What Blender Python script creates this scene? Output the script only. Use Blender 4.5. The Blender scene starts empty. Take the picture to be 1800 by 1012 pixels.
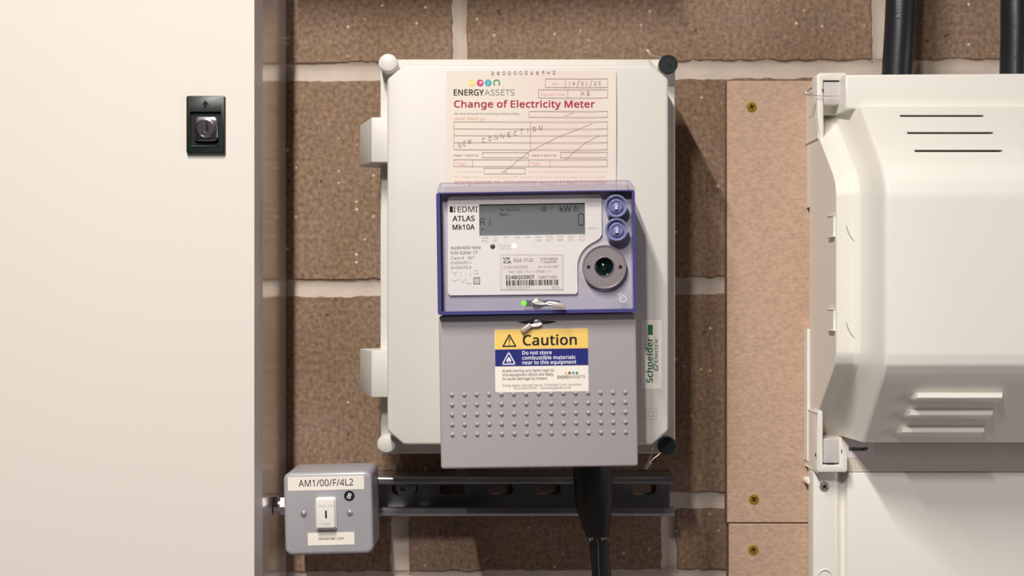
import bpy, bmesh, math, random
from mathutils import Vector, Matrix, noise
random.seed(4)
sc = bpy.context.scene
COL = sc.collection
PI = math.pi

# ------------------------------------------------------------------ camera, world, lights, exposure
DCAM = 1.5
cam_d = bpy.data.cameras.new('camera'); cam = bpy.data.objects.new('camera', cam_d); COL.objects.link(cam)
cam.location = (0, -DCAM, 0); cam.rotation_euler = (PI / 2, 0, 0)
cam_d.sensor_width = 36; cam_d.lens = 36 * DCAM / 1.08; cam_d.clip_start = .02
sc.camera = cam
sc.view_settings.view_transform = 'Standard'; sc.view_settings.look = 'None'
sc.view_settings.gamma = 1; sc.view_settings.exposure = 0.0
sc.view_settings.use_curve_mapping = False
w = bpy.data.worlds.new('world'); sc.world = w; w.use_nodes = True
w.node_tree.nodes['Background'].inputs[0].default_value = (.94, .86, .92, 1)
w.node_tree.nodes['Background'].inputs[1].default_value = .015

def area(name, loc, target, sx, sy, power, col):
    l = bpy.data.lights.new(name, 'AREA'); l.shape = 'RECTANGLE'; l.size = sx; l.size_y = sy
    l.energy = power; l.color = col
    o = bpy.data.objects.new(name, l); COL.objects.link(o); o.location = loc
    o.rotation_euler = (Vector(target) - Vector(loc)).to_track_quat('-Z', 'Y').to_euler()
    return o
def batten(x0, x1, z, y_near, y_far, wdt, power, col):
    l = bpy.data.lights.new('ceiling_batten', 'AREA'); l.shape = 'RECTANGLE'; l.size = wdt; l.size_y = y_far - y_near
    l.energy = power; l.color = col
    o = bpy.data.objects.new('ceiling_batten', l); COL.objects.link(o); o.location = ((x0 + x1) / 2, -(y_near + y_far) / 2, z)
    o.rotation_euler.z = -math.atan2(x0 - x1, y_far - y_near)
    return o                                   # default orientation shines straight down, long side along Y
batten(-.272, -.300, 1.02, .80, 1.38, .03, 26, (1, .945, .885))
batten(-.312, -.330, 1.02, 1.74, 2.16, .03, 34, (1, .945, .885))
area('side_fill', (2.1, -1.30, .05), (0, -.1, 0), .5, .6, 8, (1, .92, .96))  # unseen fill light added to brighten the faces turned to the right

# ------------------------------------------------------------------ helpers
def lin(c):
    return tuple(((v / 255) / 12.92 if v / 255 <= .04045 else ((v / 255 + .055) / 1.055) ** 2.4) for v in c)

def mat(name, c, rough=.5, metal=0, coat=0, noise_amt=0, nscale=40, bump=0, bscale=300, spec=.5, emit=None, es=1, stretch=None):
    m = bpy.data.materials.new(name); m.use_nodes = True
    nt = m.node_tree; b = nt.nodes['Principled BSDF']
    b.inputs['Base Color'].default_value = (*lin(c), 1)
    b.inputs['Roughness'].default_value = rough; b.inputs['Metallic'].default_value = metal
    b.inputs['Specular IOR Level'].default_value = spec
    if coat: b.inputs['Coat Weight'].default_value = coat; b.inputs['Coat Roughness'].default_value = .15
    if emit: b.inputs['Emission Color'].default_value = (*lin(emit), 1); b.inputs['Emission Strength'].default_value = es
    if noise_amt or bump:
        tc = nt.nodes.new('ShaderNodeTexCoord')
    if noise_amt:
        n = nt.nodes.new('ShaderNodeTexNoise'); n.inputs['Scale'].default_value = nscale; n.inputs['Detail'].default_value = 6
        if stretch:
            mp = nt.nodes.new('ShaderNodeMapping'); mp.inputs['Scale'].default_value = stretch
            nt.links.new(tc.outputs['Object'], mp.inputs['Vector']); nt.links.new(mp.outputs['Vector'], n.inputs['Vector'])
        else: nt.links.new(tc.outputs['Object'], n.inputs['Vector'])
        r = nt.nodes.new('ShaderNodeValToRGB')
        l = lin(c)
        r.color_ramp.elements[0].position = .3; r.color_ramp.elements[1].position = .7
        r.color_ramp.elements[0].color = (*[v * (1 - noise_amt) for v in l], 1)
        r.color_ramp.elements[1].color = (*[min(1, v * (1 + noise_amt)) for v in l], 1)
        nt.links.new(n.outputs['Fac'], r.inputs['Fac']); nt.links.new(r.outputs['Color'], b.inputs['Base Color'])
    if bump:
        n2 = nt.nodes.new('ShaderNodeTexNoise'); n2.inputs['Scale'].default_value = bscale; n2.inputs['Detail'].default_value = 3
        nt.links.new(tc.outputs['Object'], n2.inputs['Vector'])
        bp = nt.nodes.new('ShaderNodeBump'); bp.inputs['Strength'].default_value = bump; bp.inputs['Distance'].default_value = .001
        nt.links.new(n2.outputs['Fac'], bp.inputs['Height']); nt.links.new(bp.outputs['Normal'], b.inputs['Normal'])
    return m

def S(d): return .0006 * (DCAM - d) / DCAM            # metres per photo pixel at distance d from the wall

class Fr:
    """a thing: root empty at its place; coordinates of its parts are measured points turned into its own frame"""
    def __init__(s, name, px, py, d, label=None, cat=None, group=None, ang=0, kind=None):
        s.root = bpy.data.objects.new(name, None); COL.objects.link(s.root)
        s.root.empty_display_size = .02
        s.loc = Vector(((px - 900) * S(d), -d, (506 - py) * S(d))); s.ang = math.radians(ang)
        s.root.location = s.loc; s.root.rotation_euler = (0, -s.ang, 0)
        if label: s.root['label'] = label
        if cat: s.root['category'] = cat
        if group: s.root['group'] = group
        if kind: s.root['kind'] = kind
    def L(s, px, py, d):
        x = (px - 900) * S(d) - s.loc.x; z = (506 - py) * S(d) - s.loc.z
        c, q = math.cos(s.ang), math.sin(s.ang)
        return Vector((x * c + z * q, -d - s.loc.y, -x * q + z * c))
    def xz(s, px, py, d):
        v = s.L(px, py, d); return (v.x, v.z)
    def Y(s, d): return -d - s.loc.y
    def rect(s, x0, y0, x1, y1, d, r=0, n=5):
        cx, cz = s.xz((x0 + x1) / 2, (y0 + y1) / 2, d); k = S(d)
        return rrect(cx, cz, (x1 - x0) * k, (y1 - y0) * k, r, n)
    def poly(s, pts, d): return [s.xz(a, b, d) for a, b in pts]

def rrect(cx, cz, w_, h_, r=0, n=5):
    x0, x1, z0, z1 = cx - w_ / 2, cx + w_ / 2, cz - h_ / 2, cz + h_ / 2
    if r <= 0: return [(x0, z0), (x1, z0), (x1, z1), (x0, z1)]
    out = []
    for (ax, az, a0) in ((x1 - r, z0 + r, -90), (x1 - r, z1 - r, 0), (x0 + r, z1 - r, 90), (x0 + r, z0 + r, 180)):
        for i in range(n + 1):
            a = math.radians(a0 + 90 * i / n); out.append((ax + r * math.cos(a), az + r * math.sin(a)))
    return out

def circ(cx, cz, r, n=32): return [(cx + r * math.cos(2 * PI * i / n), cz + r * math.sin(2 * PI * i / n)) for i in range(n)]

def finish(bm, sharp=35):
    bmesh.ops.recalc_face_normals(bm, faces=bm.faces)
    lim = math.radians(sharp)
    for f in bm.faces: f.smooth = True
    for e in bm.edges:
        if len(e.link_faces) == 2:
            e.smooth = e.calc_face_angle(0) < lim
        else: e.smooth = True

def obj(name, bm, m, parent=None, label=None, cat=None, group=None, kind=None, sharp=35, recalc=True):
    if isinstance(bm, bmesh.types.BMesh):
        if recalc: finish(bm, sharp)
        me = bpy.data.meshes.new(name); bm.to_mesh(me); bm.free()
    else: me = bm
    if m is not None:
        for k in (m if isinstance(m, (list, tuple)) else [m]): me.materials.append(k)
    o = bpy.data.objects.new(name, me); COL.objects.link(o)
    if parent is not None: o.parent = parent.root if isinstance(parent, Fr) else parent
    if label: o['label'] = label
    if cat: o['category'] = cat
    if group: o['group'] = group
    if kind: o['kind'] = kind
    return o

def prism(outline, y0, y1, bev=0, seg=2, bm=None, both=False):
    """outline in (x,z); y0 back, y1 front"""
    own = bmesh.new()
    vs = [own.verts.new((x, y1, z)) for x, z in outline]
    f = own.faces.new(vs)
    r = bmesh.ops.extrude_face_region(own, geom=[f])
    nv = [g for g in r['geom'] if isinstance(g, bmesh.types.BMVert)]
    for v in nv: v.co.y = y0
    bmesh.ops.recalc_face_normals(own, faces=own.faces)
    if bev:
        own.edges.ensure_lookup_table()
        es = [e for e in own.edges if all(abs(v.co.y - y1) < 1e-7 for v in e.verts) or (both and all(abs(v.co.y - y0) < 1e-7 for v in e.verts))]
        bmesh.ops.bevel(own, geom=es, offset=bev, segments=seg, profile=.5, affect='EDGES', clamp_overlap=True)
    return merge(bm, own)

def merge(bm, own):
    if bm is None: return own
    me = bpy.data.meshes.new('t'); own.to_mesh(me); own.free(); bm.from_mesh(me); bpy.data.meshes.remove(me)
    return bm

def holed(outer, holes, y0, y1, bm=None):
    own = bmesh.new(); es = []
    for lp in [outer] + holes:
        vs = [own.verts.new((x, y1, z)) for x, z in lp]
        es += [own.edges.new((vs[i], vs[(i + 1) % len(vs)])) for i in range(len(vs))]
    bmesh.ops.triangle_fill(own, use_beauty=True, use_dissolve=False, edges=es)
    r = bmesh.ops.extrude_face_region(own, geom=own.faces[:])
    for v in [g for g in r['geom'] if isinstance(g, bmesh.types.BMVert)]: v.co.y = y0
    bmesh.ops.recalc_face_normals(own, faces=own.faces)
    return merge(bm, own)

def lathe(cx, cz, prof, n=32, bm=None):
    """prof: list of (radius, y) ; axis along Y"""
    own = bmesh.new(); rings = []
    for r, y in prof:
        if r <= 1e-7: rings.append([own.verts.new((cx, y, cz))])
        else: rings.append([own.verts.new((cx + r * math.cos(2 * PI * i / n), y, cz + r * math.sin(2 * PI * i / n))) for i in range(n)])
    for a, b in zip(rings, rings[1:]):
        for i in range(n):
            j = (i + 1) % n
            if len(a) == 1 and len(b) == 1: continue
            if len(a) == 1: own.faces.new((a[0], b[i], b[j]))
            elif len(b) == 1: own.faces.new((a[i], a[j], b[0]))
            else: own.faces.new((a[i], a[j], b[j], b[i]))
    return merge(bm, own)

def tube(pts, rad, n=10, bm=None, flat=1):
    own = bmesh.new(); pts = [Vector(p) for p in pts]; rings = []
    up = None
    for i, p in enumerate(pts):
        t = (pts[min(i + 1, len(pts) - 1)] - pts[max(i - 1, 0)]).normalized()
        if up is None:
            up = Vector((0, 1, 0)) if abs(t.y) < .9 else Vector((1, 0, 0))
        a = (up - t * up.dot(t)).normalized(); b = t.cross(a); up = a
        r = rad[i] if isinstance(rad, (list, tuple)) else rad
        rings.append([own.verts.new(p + (a * math.cos(2 * PI * k / n) * flat + b * math.sin(2 * PI * k / n)) * r) for k in range(n)])
    for A, B in zip(rings, rings[1:]):
        for k in range(n): own.faces.new((A[k], A[(k + 1) % n], B[(k + 1) % n], B[k]))
    own.faces.new(rings[0]); own.faces.new(rings[-1][::-1])
    return merge(bm, own)

def smooth_path(pts, k=6):
    pts = [Vector(p) for p in pts]; out = []
    for i in range(len(pts) - 1):
        p0, p1, p2, p3 = pts[max(i - 1, 0)], pts[i], pts[i + 1], pts[min(i + 2, len(pts) - 1)]
        for j in range(k):
            t = j / k
            out.append(.5 * ((2 * p1) + (p2 - p0) * t + (2 * p0 - 5 * p1 + 4 * p2 - p3) * t * t + (3 * p1 - p0 - 3 * p2 + p3) * t ** 3))
    return out + [pts[-1]]

def box(x0, x1, y0, y1, z0, z1, bm=None, bev=0):
    own = bmesh.new()
    bmesh.ops.create_cube(own, size=1)
    for v in own.verts:
        v.co = Vector(((x0 + x1) / 2 + v.co.x * (x1 - x0), (y0 + y1) / 2 + v.co.y * (y1 - y0), (z0 + z1) / 2 + v.co.z * (z1 - z0)))
    if bev: bmesh.ops.bevel(own, geom=own.edges[:], offset=bev, segments=2, profile=.5, affect='EDGES')
    return merge(bm, own)

def boolean_cut(bm, cutter):
    bmesh.ops.recalc_face_normals(bm, faces=bm.faces); bmesh.ops.recalc_face_normals(cutter, faces=cutter.faces)
    ma = bpy.data.meshes.new('a'); bm.to_mesh(ma); bm.free(); mb = bpy.data.meshes.new('b'); cutter.to_mesh(mb); cutter.free()
    a = bpy.data.objects.new('a', ma); b = bpy.data.objects.new('b', mb); COL.objects.link(a); COL.objects.link(b)
    md = a.modifiers.new('m', 'BOOLEAN'); md.operation = 'DIFFERENCE'; md.object = b; md.solver = 'EXACT'
    dg = bpy.context.evaluated_depsgraph_get(); ev = a.evaluated_get(dg)
    me = bpy.data.meshes.new_from_object(ev)
    out = bmesh.new(); out.from_mesh(me)
    bpy.data.objects.remove(a); bpy.data.objects.remove(b)
    for m_ in (ma, mb, me): bpy.data.meshes.remove(m_)
    return out

# ---- lettering
# plain sans letter shapes: one line per character = advance; points; triangles
LETTER_DATA = """! 95;25,19 27,30 32,37 39,41 47,43 56,41 63,37 68,30 69,19 68,8 63,1 56,-4 47,-5 39,-4 32,1 27,8 58,71 37,71 29,252 66,252;17,19,18 17,16,19 3,5,4 2,5,3 2,6,5 1,6,2 1,7,6 0,7,1 0,8,7 15,8,0 15,9,8 14,9,15 14,10,9 13,10,14 13,11,10 12,11,13
% 293;69,255 92,250 108,235 118,210 122,177 119,143 109,118 92,103 69,97 47,103 31,118 21,143 17,177 20,210 30,235 46,250 69,234 57,230 49,219 45,202 43,177 45,152 49,134 57,123 69,120 81,123 89,134 94,152 96,177 94,202 89,219 81,230 230,252 90,0 63,0 203,252 223,155 246,149 262,134 273,109 276,76 273,43 263,17 247,2 223,-4 201,2 185,17 175,43 171,76 175,109 184,134 200,149 223,132 211,129 203,118 199,101 197,76 199,51 203,33 211,22 223,19 235,22 243,33 248,51 250,76 248,101 243,118 235,129;15,1,0 34,32,35 34,33,32 14,1,15 14,2,1 13,17,14 17,16,14 16,2,14 16,31,2 31,3,2 13,18,17 30,3,31 13,19,18 29,3,30 29,4,3 12,19,13 12,20,19 28,4,29 11,20,12 11,21,20 27,4,28 27,5,4 51,37,36 11,22,21 26,5,27 50,37,51 50,38,37 10,22,11 26,6,5 10,23,22 25,6,26 49,53,50 53,52,50 52,38,50 52,67,38 67,39,38 49,54,53 66,39,67 10,24,23 24,6,25 10,6,24 9,6,10 9,7,6 49,55,54 65,39,66 48,55,49 65,40,39 8,7,9 48,56,55 64,40,65 47,56,48 47,57,56 63,40,64 63,41,40 47,58,57 62,41,63 62,42,41 46,58,47 46,59,58 61,42,62 46,60,59 60,42,61 46,42,60 45,42,46 45,43,42 44,43,45
( 106;14,97 15,125 20,153 27,180 37,206 50,230 66,252 95,252 74,217 58,179 49,138 46,97 47,70 51,43 58,17 68,-9 80,-33 95,-56 66,-56 50,-34 37,-10 27,15 20,41 15,69;5,7,6 5,8,7 4,8,5 4,9,8 3,9,4 2,9,3 2,10,9 1,10,2 1,11,10 0,11,1 0,12,11 23,12,0 23,13,12 22,13,23 22,14,13 21,14,22 21,15,14 20,15,21 20,16,15 19,16,20 19,17,16 18,17,19
) 106;92,97 90,69 86,41 79,15 69,-10 56,-34 40,-56 11,-56 26,-33 38,-9 48,17 55,43 59,70 60,97 59,125 55,152 48,179 38,205 26,229 11,252 40,252 56,230 69,206 79,180 86,153 90,125;18,20,19 18,21,20 18,22,21 17,22,18 17,23,22 16,23,17 16,24,23 15,24,16 15,25,24 14,25,15 14,0,25 13,0,14 12,0,13 12,1,0 11,1,12 11,2,1 10,2,11 10,3,2 9,3,10 9,4,3 8,4,9 8,5,4 7,5,8 7,6,5
+ 202;113,137 183,137 183,112 113,112 113,39 88,39 88,112 18,112 18,137 88,137 88,210 113,210;9,11,10 9,0,11 7,9,8 7,0,9 7,1,0 7,2,1 6,2,7 5,3,6 3,2,6 5,4,3
, 95;68,37 64,24 60,10 54,-4 49,-19 43,-32 37,-46 14,-46 18,-32 21,-17 25,-1 28,14 30,28 32,41 65,41;12,14,13 12,0,14 12,1,0 11,1,12 11,2,1 10,2,11 10,3,2 9,3,10 9,4,3 8,4,9 8,5,4 7,5,8 7,6,5
- 114;14,81 14,108 100,108 100,81;0,2,1 0,3,2
. 95;25,19 27,30 32,37 39,41 47,43 55,41 63,37 68,30 69,19 68,8 63,1 55,-4 47,-5 39,-4 32,1 27,8;3,5,4 2,5,3 2,6,5 1,6,2 1,7,6 0,7,1 0,8,7 15,8,0 15,9,8 14,9,15 14,10,9 13,10,14 13,11,10 12,11,13
/ 131;128,252 34,0 4,0 97,252;2,0,3 2,1,0
0 202;185,126 183,97 180,72 174,49 165,31 154,16 139,5 122,-1 101,-4 75,0 54,12 38,31 26,57 20,89 17,126 19,164 26,196 36,222 52,240 73,252 101,256 126,252 147,240 164,222 175,196 182,164 48,126 50,95 53,69 60,49 70,34 83,26 101,23 118,26 131,34 141,48 148,69 152,95 153,126 152,158 148,184 141,204 131,218 118,226 101,229 83,226 70,218 60,204 53,184 50,158;19,21,20 18,21,19 18,22,21 17,22,18 17,44,22 44,23,22 17,45,44 43,23,44 17,46,45 42,23,43 16,46,17 42,24,23 16,47,46 41,24,42 16,48,47 40,24,41 15,48,16 40,25,24 15,49,48 39,25,40 14,49,15 39,0,25 14,26,49 38,0,39 13,26,14 13,27,26 37,0,38 37,1,0 37,2,1 13,28,27 36,2,37 12,28,13 36,3,2 12,29,28 35,3,36 11,29,12 35,4,3 11,30,29 34,4,35 11,31,30 33,4,34 10,31,11 33,5,4 10,32,31 32,5,33 10,5,32 10,6,5 9,6,10 9,7,6 8,7,9
1 202;125,0 95,0 95,176 95,186 95,193 95,200 96,207 96,213 96,219 91,214 86,210 81,206 74,200 48,178 31,199 100,252 125,252;14,16,15 14,8,16 8,0,16 14,9,8 7,0,8 14,10,9 6,0,7 14,11,10 5,0,6 14,12,11 4,0,5 14,13,12 3,0,4 2,0,3 1,0,2
2 202;183,0 17,0 17,26 83,92 100,110 115,126 126,141 135,155 140,170 141,187 138,205 129,218 115,226 97,229 80,227 65,223 51,215 36,205 20,226 30,234 41,241 54,247 67,252 82,254 97,255 119,253 138,247 153,238 164,224 171,208 173,188 171,169 165,151 155,134 143,117 127,100 109,82 56,30 56,28 183,28;23,25,24 22,25,23 22,26,25 21,26,22 21,27,26 20,27,21 19,27,20 19,28,27 18,13,19 13,28,19 18,14,13 12,28,13 18,15,14 11,28,12 17,16,18 16,15,18 11,29,28 10,29,11 10,30,29 9,30,10 9,31,30 8,31,9 7,31,8 7,32,31 6,32,7 6,33,32 5,33,6 5,34,33 4,34,5 4,35,34 3,35,4 3,36,35 2,36,3 2,37,36 2,38,37 2,39,38 2,0,39 1,0,2
3 202;174,193 172,177 168,164 160,153 149,144 137,137 122,133 122,131 148,125 167,112 178,94 182,72 179,51 171,33 158,17 140,6 116,-1 85,-4 66,-3 48,-1 32,4 16,10 16,39 32,32 50,27 68,24 85,23 115,26 134,36 146,52 149,72 147,87 141,98 131,106 117,112 99,116 79,117 54,117 54,143 79,143 98,145 114,149 126,156 135,166 140,178 142,191 139,207 130,219 115,227 96,229 84,229 72,227 61,224 52,219 42,214 33,208 17,229 32,239 51,248 72,254 96,255 130,251 155,238 169,218;59,61,60 58,61,59 58,62,61 57,62,58 56,62,57 56,49,62 49,48,62 48,63,62 55,54,56 54,53,56 53,52,56 52,51,56 51,50,56 50,49,56 47,63,48 46,63,47 46,0,63 45,0,46 45,1,0 44,1,45 43,1,44 43,2,1 42,2,43 42,3,2 41,3,42 41,4,3 40,4,41 39,4,40 39,5,4 37,39,38 37,5,39 37,6,5 37,7,6 37,8,7 37,36,8 36,9,8 35,9,36 34,9,35 33,9,34 33,10,9 32,10,33 31,10,32 31,11,10 30,11,31 29,11,30 29,12,11 28,12,29 28,13,12 21,23,22 27,13,28 27,14,13 21,24,23 21,25,24 26,14,27 21,26,25 21,14,26 21,15,14 20,15,21 20,16,15 19,16,20 18,16,19 18,17,16
4 202;195,57 158,57 158,0 128,0 128,57 7,57 7,84 126,253 158,253 158,85 195,85 128,164 128,173 128,181 128,189 129,195 129,202 129,208 130,214 130,220 128,220 125,213 121,206 117,199 113,193 38,85 128,85;6,20,7 20,8,7 20,19,8 19,9,8 6,21,20 18,9,19 17,9,18 6,22,21 16,9,17 6,23,22 15,9,16 6,24,23 14,9,15 6,25,24 13,9,14 12,9,13 11,9,12 26,9,11 6,26,25 6,9,26 6,10,9 6,0,10 5,0,6 4,0,5 3,1,4 1,0,4 3,2,1
5 202;97,155 121,152 142,146 159,135 171,120 179,102 182,80 179,56 170,35 157,19 138,7 115,-1 88,-4 69,-3 51,0 35,4 22,10 22,40 36,33 53,27 71,24 88,23 105,24 120,29 133,36 142,47 148,60 150,77 146,99 135,115 115,125 87,128 76,128 64,127 53,125 44,123 28,133 38,252 164,252 164,224 64,224 58,151 65,152 74,153 85,154;36,40,37 40,38,37 40,39,38 36,41,40 44,1,0 43,1,44 42,1,43 42,2,1 41,2,42 36,2,41 36,3,2 36,31,3 31,4,3 35,34,36 34,33,36 33,32,36 32,31,36 30,4,31 29,4,30 29,5,4 28,5,29 28,6,5 27,6,28 27,7,6 26,7,27 25,7,26 25,8,7 24,8,25 16,18,17 23,8,24 23,9,8 16,19,18 22,9,23 16,20,19 21,9,22 16,21,20 16,9,21 16,10,9 15,10,16 15,11,10 14,11,15 13,11,14 13,12,11
6 202;19,108 20,129 22,151 27,171 33,191 42,209 53,224 68,237 86,247 108,253 135,255 143,255 151,255 159,254 166,252 166,226 159,228 152,229 144,230 135,230 113,228 95,222 80,212 69,200 61,185 56,167 52,148 50,128 53,128 59,136 66,143 75,149 86,154 98,157 112,158 133,155 150,149 165,138 176,123 183,104 185,81 183,57 175,36 164,19 148,7 128,-1 105,-4 88,-2 72,3 57,12 44,24 34,39 26,58 21,81 105,23 125,26 141,37 151,55 155,81 152,103 142,119 127,130 106,133 90,132 77,126 66,119 58,109 53,98 51,87 52,76 54,64 58,53 64,43 72,35 81,28 92,24;9,11,10 9,12,11 9,13,12 9,14,13 8,14,9 8,16,14 16,15,14 7,18,8 18,17,8 17,16,8 6,19,7 19,18,7 6,20,19 6,21,20 5,21,6 5,22,21 5,23,22 4,23,5 4,24,23 3,24,4 3,25,24 2,25,3 2,26,25 33,35,34 32,35,33 32,36,35 31,36,32 1,26,2 30,36,31 30,37,36 1,27,26 29,37,30 29,62,37 62,38,37 28,62,29 28,63,62 61,38,62 28,64,63 60,38,61 0,27,1 0,28,27 0,64,28 0,65,64 60,39,38 59,39,60 0,66,65 0,67,66 53,67,0 59,40,39 58,40,59 53,68,67 53,69,68 52,69,53 57,40,58 57,41,40 52,70,69 52,71,70 51,71,52 57,42,41 56,42,57 51,72,71 51,73,72 50,73,51 55,42,56 55,43,42 50,74,73 50,75,74 54,43,55 50,54,75 49,54,50 49,43,54 49,44,43 48,44,49 48,45,44 47,45,48 47,46,45
7 202;48,0 151,224 16,224 16,252 185,252 185,228 82,0;2,4,3 2,5,4 2,1,5 1,6,5 0,6,1
8 202;101,255 121,254 140,249 155,240 166,228 174,213 176,195 174,181 170,169 162,158 152,149 141,141 128,133 143,125 156,117 168,107 177,95 182,81 184,65 182,46 174,29 162,15 145,5 125,-1 102,-4 77,-1 56,5 39,14 27,28 20,44 17,64 19,80 25,94 33,106 44,116 56,125 70,132 58,139 47,148 38,157 31,168 27,181 25,195 28,213 35,228 47,240 62,248 80,254 48,64 51,47 61,33 77,24 101,21 124,24 140,33 150,47 154,65 152,77 147,87 139,95 129,103 116,110 101,117 95,119 81,112 69,104 60,96 53,87 49,76 100,230 83,228 68,221 59,210 56,194 57,182 62,172 69,164 79,157 90,151 102,145 114,151 124,157 133,164 140,172 144,182 145,194 142,210 133,221 119,228;47,1,0 47,2,1 46,2,47 46,3,2 45,3,46 45,4,3 44,69,45 69,4,45 44,70,69 88,4,69 88,5,4 43,70,44 43,71,70 87,5,88 43,72,71 86,5,87 42,72,43 86,6,5 42,73,72 85,6,86 41,73,42 85,7,6 41,74,73 84,7,85 83,7,84 41,75,74 40,75,41 83,8,7 82,8,83 40,76,75 82,9,8 39,76,40 39,77,76 81,9,82 81,10,9 38,77,39 38,78,77 80,10,81 38,79,78 79,10,80 79,11,10 37,79,38 37,11,79 37,12,11 36,12,37 36,13,12 35,13,36 35,14,13 34,63,35 63,14,35 34,64,63 62,14,63 61,14,62 61,15,14 33,64,34 33,65,64 60,15,61 60,16,15 32,65,33 32,66,65 59,16,60 32,67,66 58,16,59 58,17,16 31,67,32 31,68,67 57,17,58 57,18,17 30,68,31 56,18,57 30,48,68 56,19,18 55,19,56 29,48,30 29,49,48 54,19,55 29,50,49 54,20,19 28,50,29 28,51,50 53,20,54 53,21,20 27,51,28 27,52,51 52,21,53 27,21,52 27,22,21 26,22,27 26,23,22 25,23,26 25,24,23
9 202;183,144 183,123 180,101 176,81 170,61 161,43 150,28 135,15 116,5 94,-1 68,-4 60,-3 51,-3 43,-2 36,0 36,26 43,25 51,23 59,22 67,22 90,24 108,30 122,40 133,52 142,67 147,85 150,104 152,123 150,123 144,116 137,109 128,103 117,98 104,95 90,94 70,96 52,103 37,114 27,129 20,148 18,170 20,195 28,216 40,233 56,245 75,253 98,255 115,254 132,249 146,240 159,228 169,212 177,193 182,171 98,229 78,226 62,215 52,197 48,171 51,149 60,132 75,122 97,119 112,120 126,125 137,133 145,143 150,154 152,165 151,176 149,188 145,199 139,209 131,217 122,224 111,228;45,47,46 45,48,47 44,48,45 44,49,48 43,49,44 43,50,49 42,55,43 55,54,43 54,50,43 75,50,54 74,50,75 74,51,50 42,56,55 73,51,74 72,51,73 41,56,42 41,57,56 72,52,51 71,52,72 70,52,71 41,58,57 40,58,41 70,53,52 69,53,70 68,53,69 40,59,58 68,0,53 39,59,40 67,0,68 66,0,67 39,60,59 38,60,39 66,1,0 65,1,66 64,1,65 38,61,60 37,61,38 63,28,64 28,27,64 27,1,64 63,29,28 26,1,27 26,2,1 37,62,61 62,29,63 37,29,62 37,30,29 36,30,37 36,31,30 25,2,26 35,31,36 35,32,31 25,3,2 35,33,32 34,33,35 24,3,25 24,4,3 23,4,24 23,5,4 22,5,23 22,6,5 21,6,22 20,6,21 20,7,6 14,16,15 14,17,16 19,7,20 14,18,17 14,19,18 14,7,19 14,8,7 14,9,8 13,9,14 13,10,9 12,10,13 11,10,12
: 95;25,170 27,181 32,189 39,193 47,194 55,193 63,189 68,181 69,170 68,159 63,152 55,147 47,146 39,147 32,152 27,159 25,19 27,30 32,37 39,41 47,43 55,41 63,37 68,30 69,19 68,8 63,1 55,-4 47,-5 39,-4 32,1 27,8;19,21,20 18,21,19 18,22,21 17,22,18 17,23,22 16,23,17 16,24,23 31,24,16 31,25,24 30,25,31 30,26,25 29,26,30 29,27,26 28,27,29 3,5,4 2,5,3 2,6,5 1,6,2 1,7,6 0,7,1 0,8,7 15,8,0 15,9,8 14,9,15 14,10,9 13,10,14 13,11,10 12,11,13
A 225;192,0 162,78 62,78 32,0 0,0 98,253 127,253 225,0 124,182 123,186 121,193 118,200 116,208 114,215 112,220 110,213 109,206 107,199 105,193 103,187 101,182 73,106 152,106;4,6,5 4,14,6 14,7,6 4,15,14 13,7,14 12,7,13 4,16,15 11,7,12 4,17,16 10,7,11 4,18,17 4,19,18 9,7,10 4,20,19 8,7,9 4,21,20 22,7,8 4,2,21 2,22,21 2,1,22 1,7,22 4,3,2 0,7,1
B 229;106,252 148,248 178,238 196,219 202,189 200,175 196,163 190,153 180,144 168,138 154,134 154,132 169,128 183,123 194,115 203,104 208,90 210,72 208,50 200,33 187,19 170,8 148,2 123,0 34,0 34,252 113,145 140,147 157,155 166,168 169,186 165,204 154,216 135,223 108,225 66,225 66,145 66,118 66,27 117,27 145,30 163,40 173,55 176,74 175,87 171,97 163,106 151,113 135,117 114,118;24,35,25 35,0,25 35,1,0 35,2,1 35,34,2 34,3,2 24,36,35 33,3,34 32,3,33 32,4,3 31,4,32 30,4,31 30,5,4 29,5,30 29,6,5 28,6,29 28,7,6 27,7,28 27,8,7 26,8,27 24,37,36 37,26,36 37,8,26 37,9,8 37,10,9 37,11,10 37,12,11 37,13,12 37,49,13 49,14,13 24,38,37 48,14,49 47,14,48 47,15,14 46,15,47 45,15,46 45,16,15 44,16,45 44,17,16 43,17,44 42,17,43 42,18,17 41,18,42 41,19,18 40,19,41 40,20,19 39,20,40 24,39,38 24,20,39 24,21,20 24,22,21 24,23,22
C 223;142,228 123,226 106,221 91,212 78,201 68,186 61,168 57,148 55,126 57,97 65,72 77,52 94,37 115,27 142,24 158,25 173,27 188,30 202,34 202,7 188,2 173,-1 157,-3 137,-4 102,0 73,12 51,32 34,58 25,89 22,126 24,154 29,179 39,201 53,219 70,235 91,246 115,253 143,255 162,254 180,252 197,247 212,241 199,214 187,219 173,223 158,227;36,38,37 36,39,38 35,39,36 35,40,39 35,41,40 34,41,35 34,45,41 45,44,41 44,43,41 43,42,41 33,1,34 1,0,34 0,45,34 33,2,1 33,3,2 32,3,33 32,4,3 31,4,32 31,5,4 31,6,5 30,6,31 30,7,6 29,7,30 29,8,7 28,8,29 28,9,8 28,10,9 27,10,28 27,11,10 26,11,27 26,12,11 26,13,12 17,19,18 25,13,26 16,19,17 25,14,13 15,19,16 14,19,15 25,19,14 24,19,25 24,20,19 24,21,20 23,21,24 23,22,21
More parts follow.
